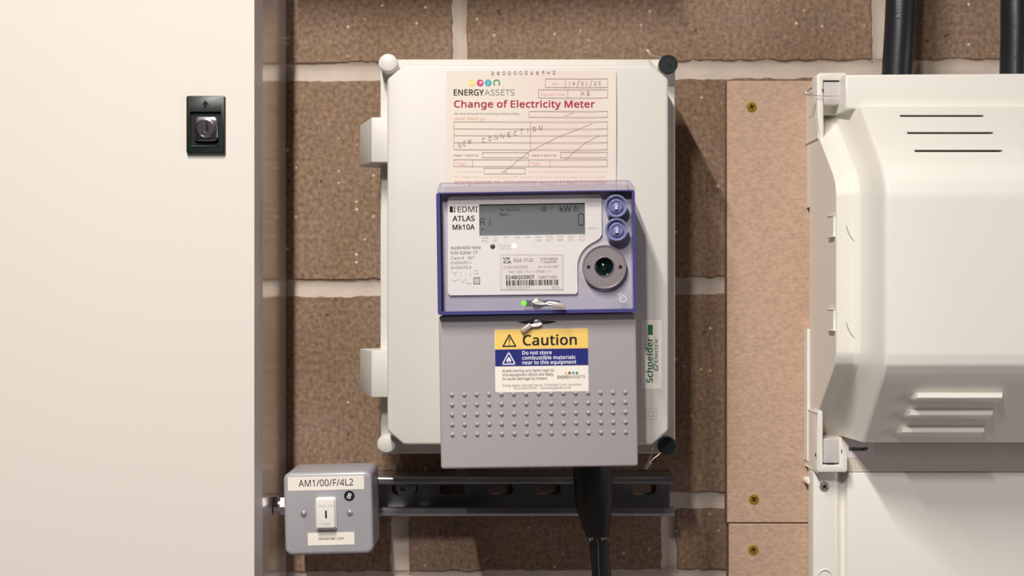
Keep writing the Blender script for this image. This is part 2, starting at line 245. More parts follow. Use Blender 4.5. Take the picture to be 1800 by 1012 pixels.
D 258;236,128 232,90 220,58 201,32 175,14 143,4 104,0 34,0 34,252 112,252 147,248 178,238 203,220 221,196 232,166 203,127 200,158 191,182 178,201 159,214 135,222 107,225 66,225 66,27 100,27 145,33 177,52 196,84;7,22,8 22,9,8 22,10,9 22,11,10 22,21,11 21,12,11 7,23,22 20,12,21 19,12,20 19,13,12 18,13,19 17,13,18 17,14,13 16,14,17 16,0,14 15,0,16 15,1,0 27,1,15 27,2,1 26,2,27 26,3,2 25,3,26 24,3,25 24,4,3 7,24,23 7,4,24 7,5,4 7,6,5
E 196;175,0 34,0 34,252 175,252 175,224 66,224 66,145 169,145 169,118 66,118 66,28 175,28;1,5,2 5,3,2 5,4,3 1,6,5 1,9,6 9,7,6 9,8,7 1,10,9 1,11,10 1,0,11
F 183;66,0 34,0 34,252 175,252 175,224 66,224 66,135 168,135 168,107 66,107;1,5,2 5,3,2 5,4,3 1,6,5 1,9,6 9,7,6 9,8,7 1,0,9
G 257;144,133 231,133 231,10 210,4 189,0 167,-3 142,-4 106,0 76,12 53,31 35,57 25,89 22,126 25,163 37,194 56,220 82,239 114,251 152,255 173,254 192,252 210,247 227,241 215,213 201,219 185,223 168,227 150,228 122,224 99,215 80,200 66,180 58,155 55,126 57,98 64,73 77,52 95,37 119,27 150,24 165,24 178,26 189,28 199,30 199,105 144,105;17,19,18 17,20,19 17,21,20 16,21,17 16,22,21 16,26,22 26,25,22 25,24,22 24,23,22 15,27,16 27,26,16 15,28,27 15,29,28 14,29,15 14,30,29 14,31,30 13,31,14 13,32,31 12,32,13 12,33,32 45,1,0 45,44,1 44,2,1 11,33,12 11,34,33 43,2,44 11,35,34 10,35,11 10,36,35 9,36,10 9,37,36 9,38,37 8,38,9 42,2,43 41,2,42 8,39,38 40,2,41 39,2,40 8,2,39 7,2,8 7,3,2 7,4,3 6,4,7 6,5,4
H 261;227,0 195,0 195,117 66,117 66,0 34,0 34,252 66,252 66,145 195,145 195,252 227,252;5,7,6 5,8,7 9,11,10 9,0,11 5,3,8 3,9,8 3,2,9 2,0,9 5,4,3 1,0,2
I 120;105,0 14,0 14,18 44,25 44,227 14,234 14,252 105,252 105,234 76,227 76,25 105,18;5,7,6 5,8,7 4,8,5 4,9,8 3,9,4 3,10,9 2,10,3 2,11,10 1,11,2 1,0,11
J 96;-1,-67 -9,-67 -16,-66 -22,-64 -28,-62 -28,-36 -22,-37 -16,-38 -9,-39 -2,-39 6,-38 15,-36 22,-31 28,-23 31,-13 32,1 32,252 64,252 64,4 62,-18 56,-36 46,-50 33,-59 17,-65;15,17,16 15,18,17 15,19,18 14,19,15 13,19,14 13,20,19 12,20,13 11,20,12 4,6,5 10,20,11 10,21,20 4,7,6 4,8,7 9,21,10 4,9,8 4,21,9 4,22,21 4,23,22 3,23,4 2,23,3 2,0,23 1,0,2
K 218;218,0 181,0 92,120 66,98 66,0 34,0 34,252 66,252 66,128 77,140 88,152 98,164 109,176 177,252 215,252 115,142;5,7,6 5,8,7 12,14,13 12,15,14 11,15,12 10,15,11 9,15,10 9,0,15 8,2,9 2,0,9 5,3,8 3,2,8 1,0,2 5,4,3
L 185;34,0 34,252 66,252 66,28 176,28 176,0;0,2,1 0,3,2 0,4,3 0,5,4
M 320;145,0 62,221 61,221 62,213 62,203 63,191 63,179 63,166 64,153 64,0 34,0 34,252 81,252 159,46 160,46 239,252 286,252 286,0 254,0 254,155 254,167 255,179 255,191 256,202 256,212 257,221 255,221 171,0;10,2,11 2,12,11 2,1,12 1,13,12 14,26,15 26,16,15 26,25,16 25,17,16 10,3,2 0,13,1 14,27,26 24,17,25 10,4,3 23,17,24 10,5,4 22,17,23 10,6,5 21,17,22 20,17,21 10,7,6 19,17,20 10,8,7 18,17,19 10,9,8 0,14,13 0,27,14
N 268;234,0 197,0 62,209 61,209 61,200 62,190 62,179 63,166 63,154 64,141 64,0 34,0 34,252 71,252 205,43 207,43 206,50 206,60 205,72 205,85 204,98 204,110 204,252 234,252;11,3,12 3,13,12 3,2,13 2,14,13 21,23,22 21,0,23 11,4,3 1,14,2 11,5,4 11,6,5 11,7,6 11,8,7 11,9,8 11,10,9 20,0,21 19,0,20 18,0,19 17,0,18 16,0,17 15,0,16 1,15,14 1,0,15
O 276;254,126 252,98 247,73 237,51 225,32 208,17 188,6 165,-1 138,-4 110,-1 86,6 66,17 50,32 37,51 29,73 23,99 22,127 25,163 34,194 50,220 73,240 102,252 138,256 173,252 202,240 224,220 241,195 251,163 55,126 57,97 64,72 75,51 91,36 112,27 138,24 164,27 185,36 201,51 212,72 218,97 221,126 216,169 201,201 175,221 138,228 112,225 91,216 75,201 64,181 57,156;21,23,22 21,24,23 20,24,21 20,25,24 19,44,20 44,25,20 19,45,44 43,25,44 19,46,45 42,25,43 42,26,25 18,46,19 18,47,46 18,48,47 41,26,42 41,27,26 17,48,18 17,49,48 40,27,41 16,49,17 40,0,27 16,28,49 15,28,16 15,29,28 39,0,40 39,1,0 14,29,15 39,2,1 14,30,29 38,2,39 13,30,14 38,3,2 13,31,30 37,3,38 36,3,37 13,32,31 12,32,13 36,4,3 12,33,32 35,4,36 11,33,12 35,5,4 11,34,33 34,5,35 11,5,34 10,5,11 10,6,5 9,6,10 9,7,6 8,7,9
P 213;101,252 144,247 173,233 190,209 195,178 194,163 190,148 184,134 174,122 160,112 143,105 121,100 95,98 66,98 66,0 34,0 34,252 98,225 66,225 66,125 91,125 113,127 131,130 145,137 155,147 161,160 163,176 159,198 147,213 127,222;15,18,16 18,0,16 18,1,0 18,2,1 18,17,2 17,29,2 29,3,2 15,19,18 28,3,29 27,3,28 27,4,3 26,4,27 26,5,4 25,5,26 25,6,5 24,6,25 24,7,6 23,7,24 22,7,23 22,8,7 21,8,22 20,8,21 15,13,19 13,20,19 13,8,20 13,9,8 13,10,9 13,11,10 13,12,11 15,14,13
Q 276;254,126 252,97 246,71 235,47 221,28 203,13 181,3 241,-60 195,-60 147,-3 145,-3 142,-3 140,-3 138,-4 110,-1 86,6 66,17 50,32 37,51 29,73 23,99 22,127 25,163 34,194 50,220 73,240 102,252 138,256 173,252 202,240 224,220 241,195 251,163 55,126 57,97 64,72 75,51 91,36 112,27 138,24 164,27 185,36 201,51 212,72 218,97 221,126 216,169 201,201 175,221 138,228 112,225 91,216 75,201 64,181 57,156;26,28,27 26,29,28 25,29,26 25,30,29 24,49,25 49,30,25 24,50,49 48,30,49 24,51,50 47,30,48 47,31,30 23,51,24 23,52,51 23,53,52 46,31,47 46,32,31 22,53,23 22,54,53 45,32,46 21,54,22 45,0,32 21,33,54 20,33,21 20,34,33 44,0,45 44,1,0 19,34,20 44,2,1 19,35,34 43,2,44 18,35,19 18,36,35 42,2,43 42,3,2 41,3,42 18,37,36 17,37,18 41,4,3 17,38,37 40,4,41 16,38,17 40,5,4 16,39,38 39,5,40 16,5,39 15,5,16 15,6,5 14,6,15 14,9,6 9,7,6 13,10,14 10,9,14 8,7,9 13,11,10 13,12,11
R 219;104,252 132,250 155,244 173,234 186,220 193,202 195,180 194,162 188,147 180,135 169,125 157,118 145,113 214,0 177,0 116,104 66,104 66,0 34,0 34,252 102,224 66,224 66,131 104,131 130,134 149,143 159,158 163,179 161,194 156,205 148,214 136,220 121,223;18,21,19 21,0,19 21,1,0 21,2,1 21,3,2 21,20,3 20,4,3 18,22,21 32,4,20 31,4,32 31,5,4 30,5,31 29,5,30 28,5,29 28,6,5 27,6,28 27,7,6 26,7,27 26,8,7 25,8,26 25,9,8 24,9,25 24,10,9 23,10,24 18,16,22 16,23,22 16,10,23 16,11,10 16,12,11 16,15,12 15,13,12 18,17,16 14,13,15
S 194;177,67 174,47 166,29 153,15 135,5 113,-1 87,-4 73,-3 60,-2 48,0 37,2 27,5 18,8 18,39 32,33 50,29 69,25 89,24 106,25 120,29 131,35 139,43 144,53 145,65 144,76 140,85 133,94 122,101 107,109 86,116 71,123 58,129 47,137 37,145 30,154 25,165 22,177 21,191 24,210 31,226 44,238 60,248 79,254 102,255 122,254 140,252 156,247 171,241 161,214 148,219 133,224 117,227 101,228 86,226 74,223 65,217 59,210 55,201 53,191 55,179 59,170 66,162 76,155 90,148 108,140 129,132 146,123 159,112 169,100 175,85;42,44,43 42,45,44 41,45,42 41,46,45 40,46,41 40,47,46 40,51,47 51,50,47 50,49,47 49,48,47 39,52,40 52,51,40 39,53,52 39,54,53 38,54,39 38,55,54 38,56,55 38,57,56 37,57,38 37,58,57 36,58,37 36,59,58 36,60,59 35,60,36 35,61,60 34,61,35 34,62,61 34,63,62 33,63,34 33,64,63 32,64,33 32,65,64 31,65,32 31,66,65 30,66,31 29,66,30 29,67,66 28,67,29 28,68,67 27,68,28 26,68,27 26,69,68 25,69,26 25,0,69 24,0,25 23,0,24 23,1,0 22,1,23 21,1,22 21,2,1 20,2,21 12,14,13 19,2,20 12,15,14 19,3,2 18,3,19 12,16,15 17,3,18 12,17,16 12,3,17 12,4,3 11,4,12 11,5,4 10,5,11 9,5,10 8,5,9 8,6,5 7,6,8
T 196;114,0 82,0 82,224 4,224 4,252 192,252 192,224 114,224;3,5,4 3,6,5 2,6,3 1,7,2 7,6,2 1,0,7
U 258;226,89 223,64 215,42 202,23 183,9 158,0 128,-4 86,3 56,22 38,52 32,90 32,252 64,252 64,89 68,61 80,41 101,28 129,24 150,26 167,32 179,42 188,55 193,71 194,89 194,252 226,252;10,12,11 10,13,12 23,25,24 23,0,25 9,13,10 22,0,23 22,1,0 9,14,13 21,1,22 21,2,1 9,15,14 20,2,21 8,15,9 19,2,20 19,3,2 8,16,15 18,3,19 8,17,16 17,3,18 8,3,17 8,4,3 7,4,8 7,5,4 6,5,7
V 212;212,252 122,0 90,0 0,252 33,252 90,90 94,80 97,71 99,61 102,52 104,44 106,35 108,44 110,53 112,62 115,71 118,81 122,91 178,252;2,4,3 2,5,4 17,0,18 17,1,0 16,1,17 2,6,5 15,1,16 2,7,6 14,1,15 2,8,7 13,1,14 2,9,8 12,1,13 2,10,9 11,1,12 2,11,10 2,1,11
W 328;324,252 257,0 224,0 175,165 173,173 171,180 169,188 167,195 166,202 164,207 163,212 163,215 162,212 161,207 160,202 159,195 157,188 155,180 153,172 151,164 103,0 71,0 4,252 37,252 77,98 79,90 80,82 82,74 84,67 85,59 86,52 88,45 89,38 90,45 91,53 92,60 94,68 96,76 98,84 100,92 102,100 146,252 179,252 225,99 228,91 230,82 232,74 234,66 236,59 237,51 238,44 239,38 240,47 242,57 244,67 246,77 249,88 252,98 290,252;21,23,22 21,24,23 40,42,41 40,11,42 11,43,42 57,0,58 57,1,0 40,12,11 10,43,11 40,13,12 9,43,10 40,14,13 8,43,9 40,15,14 7,43,8 40,16,15 6,43,7 5,43,6 40,17,16 4,43,5 40,18,17 3,43,4 40,19,18 2,43,3 40,20,19 39,20,40 2,44,43 56,1,57 21,25,24 38,20,39 2,45,44 21,26,25 55,1,56 37,20,38 2,46,45 21,27,26 54,1,55 36,20,37 2,47,46 21,28,27 35,20,36 53,1,54 21,29,28 2,48,47 34,20,35 21,30,29 2,49,48 52,1,53 33,20,34 21,31,30 2,50,49 51,1,52 32,20,33 21,32,31 2,51,50 21,20,32 2,1,51
X 207;205,0 169,0 103,109 35,0 1,0 85,131 7,252 42,252 104,153 166,252 199,252 121,132;5,7,6 5,8,7 8,10,9 8,11,10 5,11,8 5,0,11 4,2,5 2,0,5 4,3,2 1,0,2
Y 200;100,128 165,252 200,252 116,98 116,0 84,0 84,96 0,252 35,252;6,8,7 6,0,8 0,2,1 0,3,2 6,3,0 6,4,3 5,4,6
Z 202;188,0 13,0 13,24 146,224 18,224 18,252 185,252 185,228 52,28 188,28;4,6,5 4,7,6 4,3,7 3,8,7 2,8,3 2,9,8 2,0,9 1,0,2
a 198;102,192 132,189 153,177 165,157 169,129 169,0 147,0 141,27 139,27 131,17 123,10 113,4 103,0 91,-3 76,-4 60,-2 45,2 33,10 24,21 18,35 16,53 22,78 38,96 67,108 107,113 139,114 139,125 136,145 129,158 116,165 100,167 85,166 72,163 59,158 47,153 37,176 51,182 66,188 84,191 111,91 81,88 62,80 52,68 48,52 51,38 58,29 69,23 83,22 105,25 123,35 135,52 139,76 139,92;38,1,0 37,1,38 37,2,1 36,2,37 35,2,36 35,29,2 29,3,2 34,33,35 33,32,35 32,31,35 31,30,35 30,29,35 28,3,29 27,3,28 27,4,3 26,4,27 26,5,4 25,5,26 24,52,25 52,5,25 23,52,24 22,52,23 21,40,22 40,39,22 39,52,22 51,5,52 21,41,40 21,42,41 20,42,21 50,5,51 20,43,42 19,43,20 19,44,43 49,7,50 7,5,50 19,45,44 18,45,19 48,8,49 8,7,49 18,46,45 48,9,8 6,5,7 47,9,48 18,47,46 18,9,47 17,9,18 17,10,9 16,10,17 16,11,10 16,12,11 15,12,16 15,13,12 14,13,15
b 217;61,203 61,191 61,180 60,171 59,164 61,164 71,175 83,184 99,190 120,192 151,186 176,168 192,137 198,95 195,65 188,40 176,21 161,7 141,-1 120,-4 99,-1 83,5 71,13 61,24 59,24 52,0 30,0 30,268 61,268 114,167 96,165 83,159 73,149 66,136 62,118 61,96 61,94 64,63 73,41 89,27 115,22 137,27 153,41 162,64 165,95 162,126 153,149 137,162;26,28,27 26,0,28 26,1,0 8,10,9 26,2,1 7,10,8 7,11,10 6,11,7 26,3,2 5,29,6 29,11,6 26,4,3 29,47,11 47,12,11 5,30,29 5,31,30 26,5,4 26,33,5 33,32,5 32,31,5 46,12,47 45,12,46 45,13,12 26,34,33 44,13,45 26,35,34 26,36,35 43,13,44 43,14,13 26,37,36 43,15,14 42,15,43 26,38,37 41,15,42 26,24,38 24,39,38 41,16,15 40,16,41 24,23,39 23,40,39 26,25,24 22,40,23 22,16,40 22,17,16 21,17,22 21,18,17 20,18,21 20,19,18
c 169;106,-4 82,-1 61,7 44,20 31,38 22,63 19,94 22,125 31,150 45,169 63,182 84,190 108,193 122,192 136,190 148,186 158,182 148,157 139,160 128,163 117,165 107,165 90,163 76,157 65,147 58,133 53,116 52,94 53,73 58,55 65,41 76,31 89,25 106,23 120,24 133,26 144,30 155,34 155,7 145,2 134,-1 121,-3;11,13,12 11,14,13 10,14,11 10,15,14 10,16,15 9,16,10 9,21,16 21,20,16 20,19,16 19,18,16 18,17,16 8,22,9 22,21,9 8,23,22 8,24,23 7,24,8 7,25,24 7,26,25 6,26,7 6,27,26 6,28,27 5,28,6 5,29,28 4,29,5 4,30,29 4,31,30 3,31,4 36,38,37 3,32,31 35,38,36 34,38,35 3,33,32 33,38,34 3,38,33 2,38,3 1,38,2 1,39,38 1,40,39 1,41,40 0,41,1
d 217;97,-4 65,3 41,21 25,52 19,94 25,137 41,168 66,186 97,193 111,192 123,189 133,185 142,179 150,172 156,165 158,165 158,170 157,178 156,186 156,193 156,268 187,268 187,0 162,0 157,25 156,25 150,18 142,11 133,5 123,0 111,-3 102,22 128,26 144,39 153,59 156,88 156,94 153,125 145,148 128,162 102,167 80,162 64,147 55,124 52,94 55,63 64,41 80,27;19,21,20 19,22,21 7,9,8 18,22,19 7,10,9 7,11,10 6,11,7 17,22,18 6,12,11 6,13,12 16,22,17 6,40,13 40,14,13 15,22,16 5,41,6 41,40,6 39,14,40 39,15,14 39,38,15 38,37,15 37,22,15 5,42,41 5,43,42 4,43,5 36,22,37 4,44,43 3,44,4 35,22,36 3,45,44 34,22,35 3,46,45 33,22,34 2,46,3 2,47,46 32,24,33 24,22,33 2,31,47 31,25,32 25,24,32 31,26,25 23,22,24 2,26,31 1,26,2 1,27,26 1,28,27 1,29,28 0,29,1 0,30,29
e 199;103,193 126,190 145,182 160,169 172,152 179,131 181,107 181,89 52,89 56,60 68,40 87,27 112,23 129,24 144,26 158,30 173,36 173,9 158,3 144,-1 129,-3 110,-4 85,-1 63,7 45,21 31,40 22,64 19,93 22,122 30,146 42,166 59,181 80,190 103,167 83,164 68,153 57,136 52,113 149,113 147,128 144,141 137,152 129,160 117,166;32,1,0 32,2,1 31,2,32 31,3,2 30,3,31 30,33,3 33,43,3 43,4,3 30,34,33 29,34,30 42,4,43 29,35,34 41,4,42 29,36,35 41,5,4 40,5,41 28,36,29 39,5,40 28,37,36 39,6,5 38,6,39 27,37,28 27,38,37 27,6,38 27,7,6 26,8,27 8,7,27 26,9,8 25,9,26 25,10,9 24,10,25 24,11,10 15,17,16 14,17,15 24,12,11 13,17,14 12,17,13 24,17,12 23,17,24 23,18,17 22,18,23 22,19,18 22,20,19 21,20,22
f 121;117,165 70,165 70,0 38,0 38,165 5,165 5,180 38,190 38,201 40,223 46,241 55,254 67,263 82,268 100,270 111,269 120,268 129,266 137,264 128,239 122,241 115,243 108,244 100,245 87,242 77,234 71,221 70,201 70,189 117,189;13,15,14 13,16,15 12,16,13 12,17,16 12,18,17 12,19,18 11,21,12 21,20,12 20,19,12 10,23,11 23,22,11 22,21,11 10,24,23 10,25,24 9,25,10 9,26,25 8,26,9 8,27,26 8,28,27 7,28,8 6,28,7 6,29,28 6,0,29 5,0,6 4,0,5 3,1,4 1,0,4 3,2,1
g 217;97,193 115,191 131,186 145,177 156,164 158,164 162,189 187,189 187,-3 185,-28 178,-48 166,-64 150,-76 129,-82 102,-85 83,-84 65,-82 49,-78 34,-73 34,-44 49,-50 66,-55 84,-58 104,-59 126,-55 142,-45 153,-28 156,-6 156,2 156,7 157,14 157,21 157,25 156,25 145,12 131,4 116,-2 97,-4 65,3 40,22 25,53 19,94 25,135 40,166 65,186 101,167 87,164 74,158 64,148 57,133 53,115 52,94 55,63 64,40 80,27 102,22 115,23 127,26 136,30 144,37 149,46 153,58 156,71 157,87 157,94 155,117 151,136 143,150 133,159 119,165;44,1,0 44,2,1 5,7,6 5,8,7 43,2,44 43,3,2 43,45,3 45,4,3 43,46,45 69,4,45 42,46,43 68,4,69 42,47,46 68,5,4 68,67,5 67,66,5 66,8,5 42,48,47 42,49,48 65,8,66 41,49,42 41,50,49 64,8,65 41,51,50 40,51,41 63,8,64 40,52,51 62,8,63 61,8,62 40,53,52 60,8,61 39,53,40 59,32,60 32,8,60 39,54,53 58,32,59 57,32,58 39,55,54 56,33,57 33,32,57 56,34,33 31,8,32 55,34,56 38,55,39 38,34,55 30,8,31 29,8,30 38,35,34 28,8,29 38,36,35 37,36,38 27,8,28 27,9,8 26,9,27 25,9,26 25,10,9 18,20,19 24,10,25 24,11,10 18,21,20 18,22,21 23,11,24 18,23,22 18,11,23 18,12,11 17,12,18 17,13,12 16,13,17 15,13,16 15,14,13
h 218;61,189 61,183 61,176 60,169 59,163 61,163 68,172 77,179 86,185 97,189 109,191 120,192 141,190 159,185 172,176 182,163 188,145 189,123 189,0 159,0 159,121 156,141 149,155 135,164 116,167 98,165 83,159 73,149 66,135 62,118 61,98 61,0 30,0 30,268 61,268;32,34,33 32,0,34 10,12,11 9,12,10 9,13,12 32,1,0 8,13,9 8,14,13 7,14,8 32,2,1 6,14,7 6,15,14 32,3,2 5,24,6 24,15,6 32,4,3 5,25,24 23,15,24 5,26,25 22,15,23 32,5,4 32,28,5 28,27,5 27,26,5 22,16,15 21,16,22 21,17,16 20,17,21 32,29,28 20,18,17 19,18,20 32,30,29 32,31,30
i 91;46,260 53,259 58,255 62,249 64,240 62,232 58,225 53,222 46,221 39,222 33,225 29,232 28,240 29,249 33,255 39,259 61,189 61,0 30,0 30,189;18,16,19 18,17,16 15,1,0 14,1,15 14,2,1 13,2,14 13,3,2 12,3,13 12,4,3 11,4,12 11,5,4 10,5,11 10,6,5 9,6,10 9,7,6 8,7,9
j 91;28,240 29,249 33,255 39,259 46,260 53,259 58,255 62,249 64,240 62,232 58,225 53,222 46,221 39,222 33,225 29,232 8,-85 -1,-84 -8,-83 -14,-82 -19,-80 -19,-55 -14,-57 -8,-58 -3,-59 4,-59 14,-57 23,-53 28,-44 30,-29 30,189 61,189 61,-28 60,-45 55,-59 48,-70 38,-78 25,-83;29,31,30 29,32,31 29,33,32 28,33,29 27,33,28 27,34,33 26,34,27 20,22,21 20,23,22 25,34,26 20,24,23 25,35,34 20,25,24 20,35,25 20,36,35 20,37,36 19,37,20 18,37,19 18,16,37 17,16,18 3,5,4 2,5,3 2,6,5 1,6,2 1,7,6 0,7,1 0,8,7 15,8,0 15,9,8 14,9,15 14,10,9 13,10,14 13,11,10 12,11,13
k 188;61,128 61,122 60,113 60,105 59,97 61,97 63,101 67,106 71,111 76,116 80,121 83,125 144,189 180,189 103,108 185,0 148,0 82,88 61,70 61,0 30,0 30,268 61,268;20,22,21 20,0,22 11,13,12 11,14,13 20,1,0 10,14,11 20,2,1 9,14,10 8,14,9 20,3,2 7,14,8 7,15,14 6,17,7 17,15,7 20,4,3 5,17,6 20,5,4 20,18,5 18,17,5 16,15,17 20,19,18
l 91;61,0 30,0 30,268 61,268;1,3,2 1,0,3
m 330;237,193 266,189 285,176 297,155 301,123 301,0 271,0 271,122 268,141 261,155 249,164 232,167 209,163 193,151 184,131 181,104 181,0 150,0 150,122 149,135 146,147 141,155 133,162 124,165 111,167 94,165 82,159 72,149 66,135 62,119 61,98 61,0 30,0 30,189 55,189 60,163 61,163 68,172 76,180 85,185 95,189 106,192 117,193 137,191 154,185 166,175 175,161 177,161 188,175 203,185 220,191;41,43,42 50,1,0 40,43,41 40,44,43 49,1,50 39,44,40 32,34,33 32,35,34 49,2,1 38,44,39 38,45,44 48,2,49 37,45,38 48,10,2 10,3,2 37,46,45 47,11,48 11,10,48 36,24,37 24,46,37 36,25,24 23,46,24 47,12,11 22,46,23 36,26,25 9,3,10 32,36,35 32,28,36 28,27,36 27,26,36 47,13,12 21,46,22 21,47,46 21,13,47 20,13,21 8,3,9 8,4,3 20,14,13 19,14,20 7,4,8 32,29,28 18,14,19 18,15,14 7,5,4 17,15,18 6,5,7 32,30,29 17,16,15 32,31,30
n 218;121,193 151,189 172,176 185,155 189,123 189,0 159,0 159,121 156,141 149,155 135,164 116,167 90,162 73,149 64,127 61,98 61,0 30,0 30,189 55,189 60,163 61,163 68,172 77,180 87,185 98,189 109,192;26,1,0 25,1,26 24,1,25 17,19,18 17,20,19 24,2,1 23,2,24 22,2,23 22,11,2 11,10,2 10,3,2 21,11,22 21,12,11 9,3,10 17,21,20 17,14,21 14,13,21 13,12,21 8,3,9 8,4,3 7,4,8 17,15,14 7,5,4 6,5,7 17,16,15
o 213;194,95 193,73 188,53 181,36 171,22 158,11 143,3 125,-2 106,-4 88,-2 72,3 57,11 44,22 34,36 26,53 21,73 19,95 22,124 30,148 43,167 60,181 82,190 107,193 131,190 153,181 170,167 183,148 192,124 52,95 53,74 57,56 65,42 76,31 90,24 107,22 124,24 138,31 149,42 156,56 161,74 162,95 161,116 156,133 149,147 138,158 124,164 107,167 82,162 65,147 55,125;21,23,22 20,23,21 20,24,23 19,24,20 19,25,24 18,47,19 47,46,19 46,25,19 46,45,25 45,26,25 44,26,45 18,48,47 43,26,44 17,48,18 43,27,26 17,49,48 42,27,43 41,27,42 17,28,49 16,28,17 41,0,27 40,0,41 15,28,16 15,29,28 39,0,40 39,1,0 15,30,29 38,1,39 14,30,15 38,2,1 14,31,30 37,2,38 13,31,14 37,3,2 13,32,31 36,3,37 12,32,13 36,4,3 12,33,32 35,4,36 12,34,33 34,4,35 11,34,12 11,4,34 11,5,4 10,5,11 10,6,5 9,6,10 9,7,6 8,7,9
p 217;120,193 152,187 176,168 192,138 198,95 195,65 188,41 176,21 161,8 142,-1 120,-4 106,-3 94,0 83,5 75,10 67,17 61,24 59,24 60,17 60,9 61,0 61,-7 61,-85 30,-85 30,189 55,189 60,163 61,163 67,171 75,178 83,184 94,189 106,192 114,167 97,165 84,159 74,150 67,138 63,121 61,101 61,95 62,73 66,55 73,41 83,31 97,24 115,22 131,25 143,32 153,43 160,58 164,75 165,95 162,124 153,147 137,162;32,1,0 31,1,32 23,25,24 23,26,25 30,1,31 30,2,1 29,2,30 28,2,29 27,33,28 33,2,28 33,55,2 55,3,2 27,34,33 27,35,34 23,27,26 23,38,27 38,37,27 37,36,27 36,35,27 54,3,55 53,3,54 53,4,3 52,4,53 23,39,38 23,40,39 51,4,52 23,41,40 51,5,4 50,5,51 23,42,41 50,6,5 49,6,50 23,17,42 17,43,42 48,6,49 17,44,43 48,7,6 47,7,48 17,45,44 46,7,47 17,16,45 16,46,45 23,18,17 15,46,16 15,7,46 15,8,7 23,19,18 14,8,15 13,8,14 23,20,19 13,9,8 12,9,13 11,9,12 23,21,20 11,10,9 23,22,21
q 217;156,-4 156,3 156,11 157,19 158,25 156,25 146,14 133,5 117,-1 96,-4 65,3 41,21 25,52 19,94 22,124 29,149 41,168 57,182 76,190 97,193 118,191 134,184 146,175 156,163 158,163 162,189 187,189 187,-85 156,-85 102,22 120,24 134,29 144,38 151,51 155,67 156,88 156,94 153,125 144,148 128,162 102,167 79,162 64,147 55,124 52,94 55,64 64,41 80,27;18,20,19 18,21,20 17,21,18 24,26,25 24,27,26 17,22,21 16,22,17 16,40,22 40,23,22 15,41,16 41,40,16 39,23,40 39,24,23 39,38,24 38,37,24 37,27,24 15,42,41 14,42,15 14,43,42 36,27,37 13,43,14 13,44,43 12,44,13 35,27,36 12,45,44 34,27,35 33,4,34 4,27,34 12,46,45 11,46,12 32,4,33 11,47,46 31,4,32 30,5,31 5,4,31 11,29,47 30,6,5 3,27,4 29,6,30 11,6,29 10,6,11 2,27,3 10,7,6 1,27,2 10,8,7 0,27,1 9,8,10 28,27,0
r 146;118,193 124,193 130,192 135,191 140,191 137,162 132,163 126,164 121,164 116,164 105,163 95,160 86,154 78,147 71,138 65,127 62,115 61,101 61,0 30,0 30,189 55,189 59,155 60,155 67,165 75,174 84,182 94,188 106,191;28,1,0 28,2,1 28,3,2 28,4,3 27,4,28 27,5,4 19,21,20 19,22,21 26,5,27 25,6,26 6,5,26 24,9,25 9,8,25 8,7,25 7,6,25 23,10,24 10,9,24 23,11,10 23,12,11 19,23,22 19,15,23 15,14,23 14,13,23 13,12,23 19,16,15 19,17,16 19,18,17
s 169;153,52 151,35 144,22 133,11 118,3 99,-2 78,-4 59,-3 44,0 30,3 18,8 18,37 31,31 46,26 62,23 78,22 99,23 113,29 120,38 123,49 122,56 119,62 114,68 105,73 93,79 77,86 60,93 45,100 34,108 25,117 20,128 18,143 23,164 38,180 60,189 89,193 106,192 121,189 136,185 149,180 139,155 126,160 114,164 100,166 87,167 70,166 58,161 50,154 48,144 49,137 52,131 58,126 68,120 80,115 96,108 113,102 127,95 138,87 146,77 151,66;34,36,35 34,37,36 33,37,34 33,38,37 33,39,38 33,42,39 42,41,39 41,40,39 32,44,33 44,43,33 43,42,33 32,45,44 32,46,45 31,46,32 31,47,46 31,48,47 31,49,48 30,49,31 30,50,49 30,51,50 29,51,30 29,52,51 29,53,52 28,53,29 28,54,53 28,55,54 27,55,28 27,56,55 26,56,27 26,57,56 25,57,26 25,58,57 24,58,25 23,58,24 23,59,58 22,59,23 21,59,22 21,0,59 20,0,21 19,0,20 19,1,0 18,1,19 17,1,18 10,12,11 17,2,1 10,13,12 16,2,17 10,14,13 15,2,16 10,15,14 10,2,15 10,3,2 10,4,3 9,4,10 8,4,9 8,5,4 7,5,8 7,6,5
t 127;93,22 100,22 108,23 114,24 120,26 120,2 114,0 106,-2 97,-3 88,-4 74,-2 61,2 49,9 40,19 34,35 32,55 32,165 6,165 6,180 33,192 45,233 64,233 64,189 118,189 118,165 64,165 64,56 66,41 72,30 81,24;19,21,20 19,22,21 18,22,19 18,23,22 18,24,23 17,24,18 16,24,17 15,25,16 25,24,16 15,26,25 15,27,26 14,27,15 14,28,27 13,28,14 13,29,28 3,5,4 2,5,3 13,0,29 1,5,2 0,5,1 13,5,0 12,5,13 11,5,12 11,6,5 10,6,11 10,7,6 10,8,7 9,8,10
u 218;188,189 188,0 163,0 158,25 157,25 150,16 141,9 131,3 120,-1 109,-3 97,-4 76,-2 59,4 45,13 36,26 30,43 28,65 28,189 59,189 59,67 62,48 70,34 83,25 101,22 120,24 135,30 145,40 152,53 156,70 157,91 157,189;16,18,17 16,19,18 29,0,30 29,1,0 28,1,29 27,1,28 16,20,19 15,20,16 26,1,27 15,21,20 14,21,15 25,3,26 3,1,26 14,22,21 24,4,25 4,3,25 13,22,14 13,23,22 24,5,4 2,1,3 23,5,24 13,5,23 13,6,5 12,6,13 12,7,6 11,7,12 11,8,7 11,9,8 10,9,11
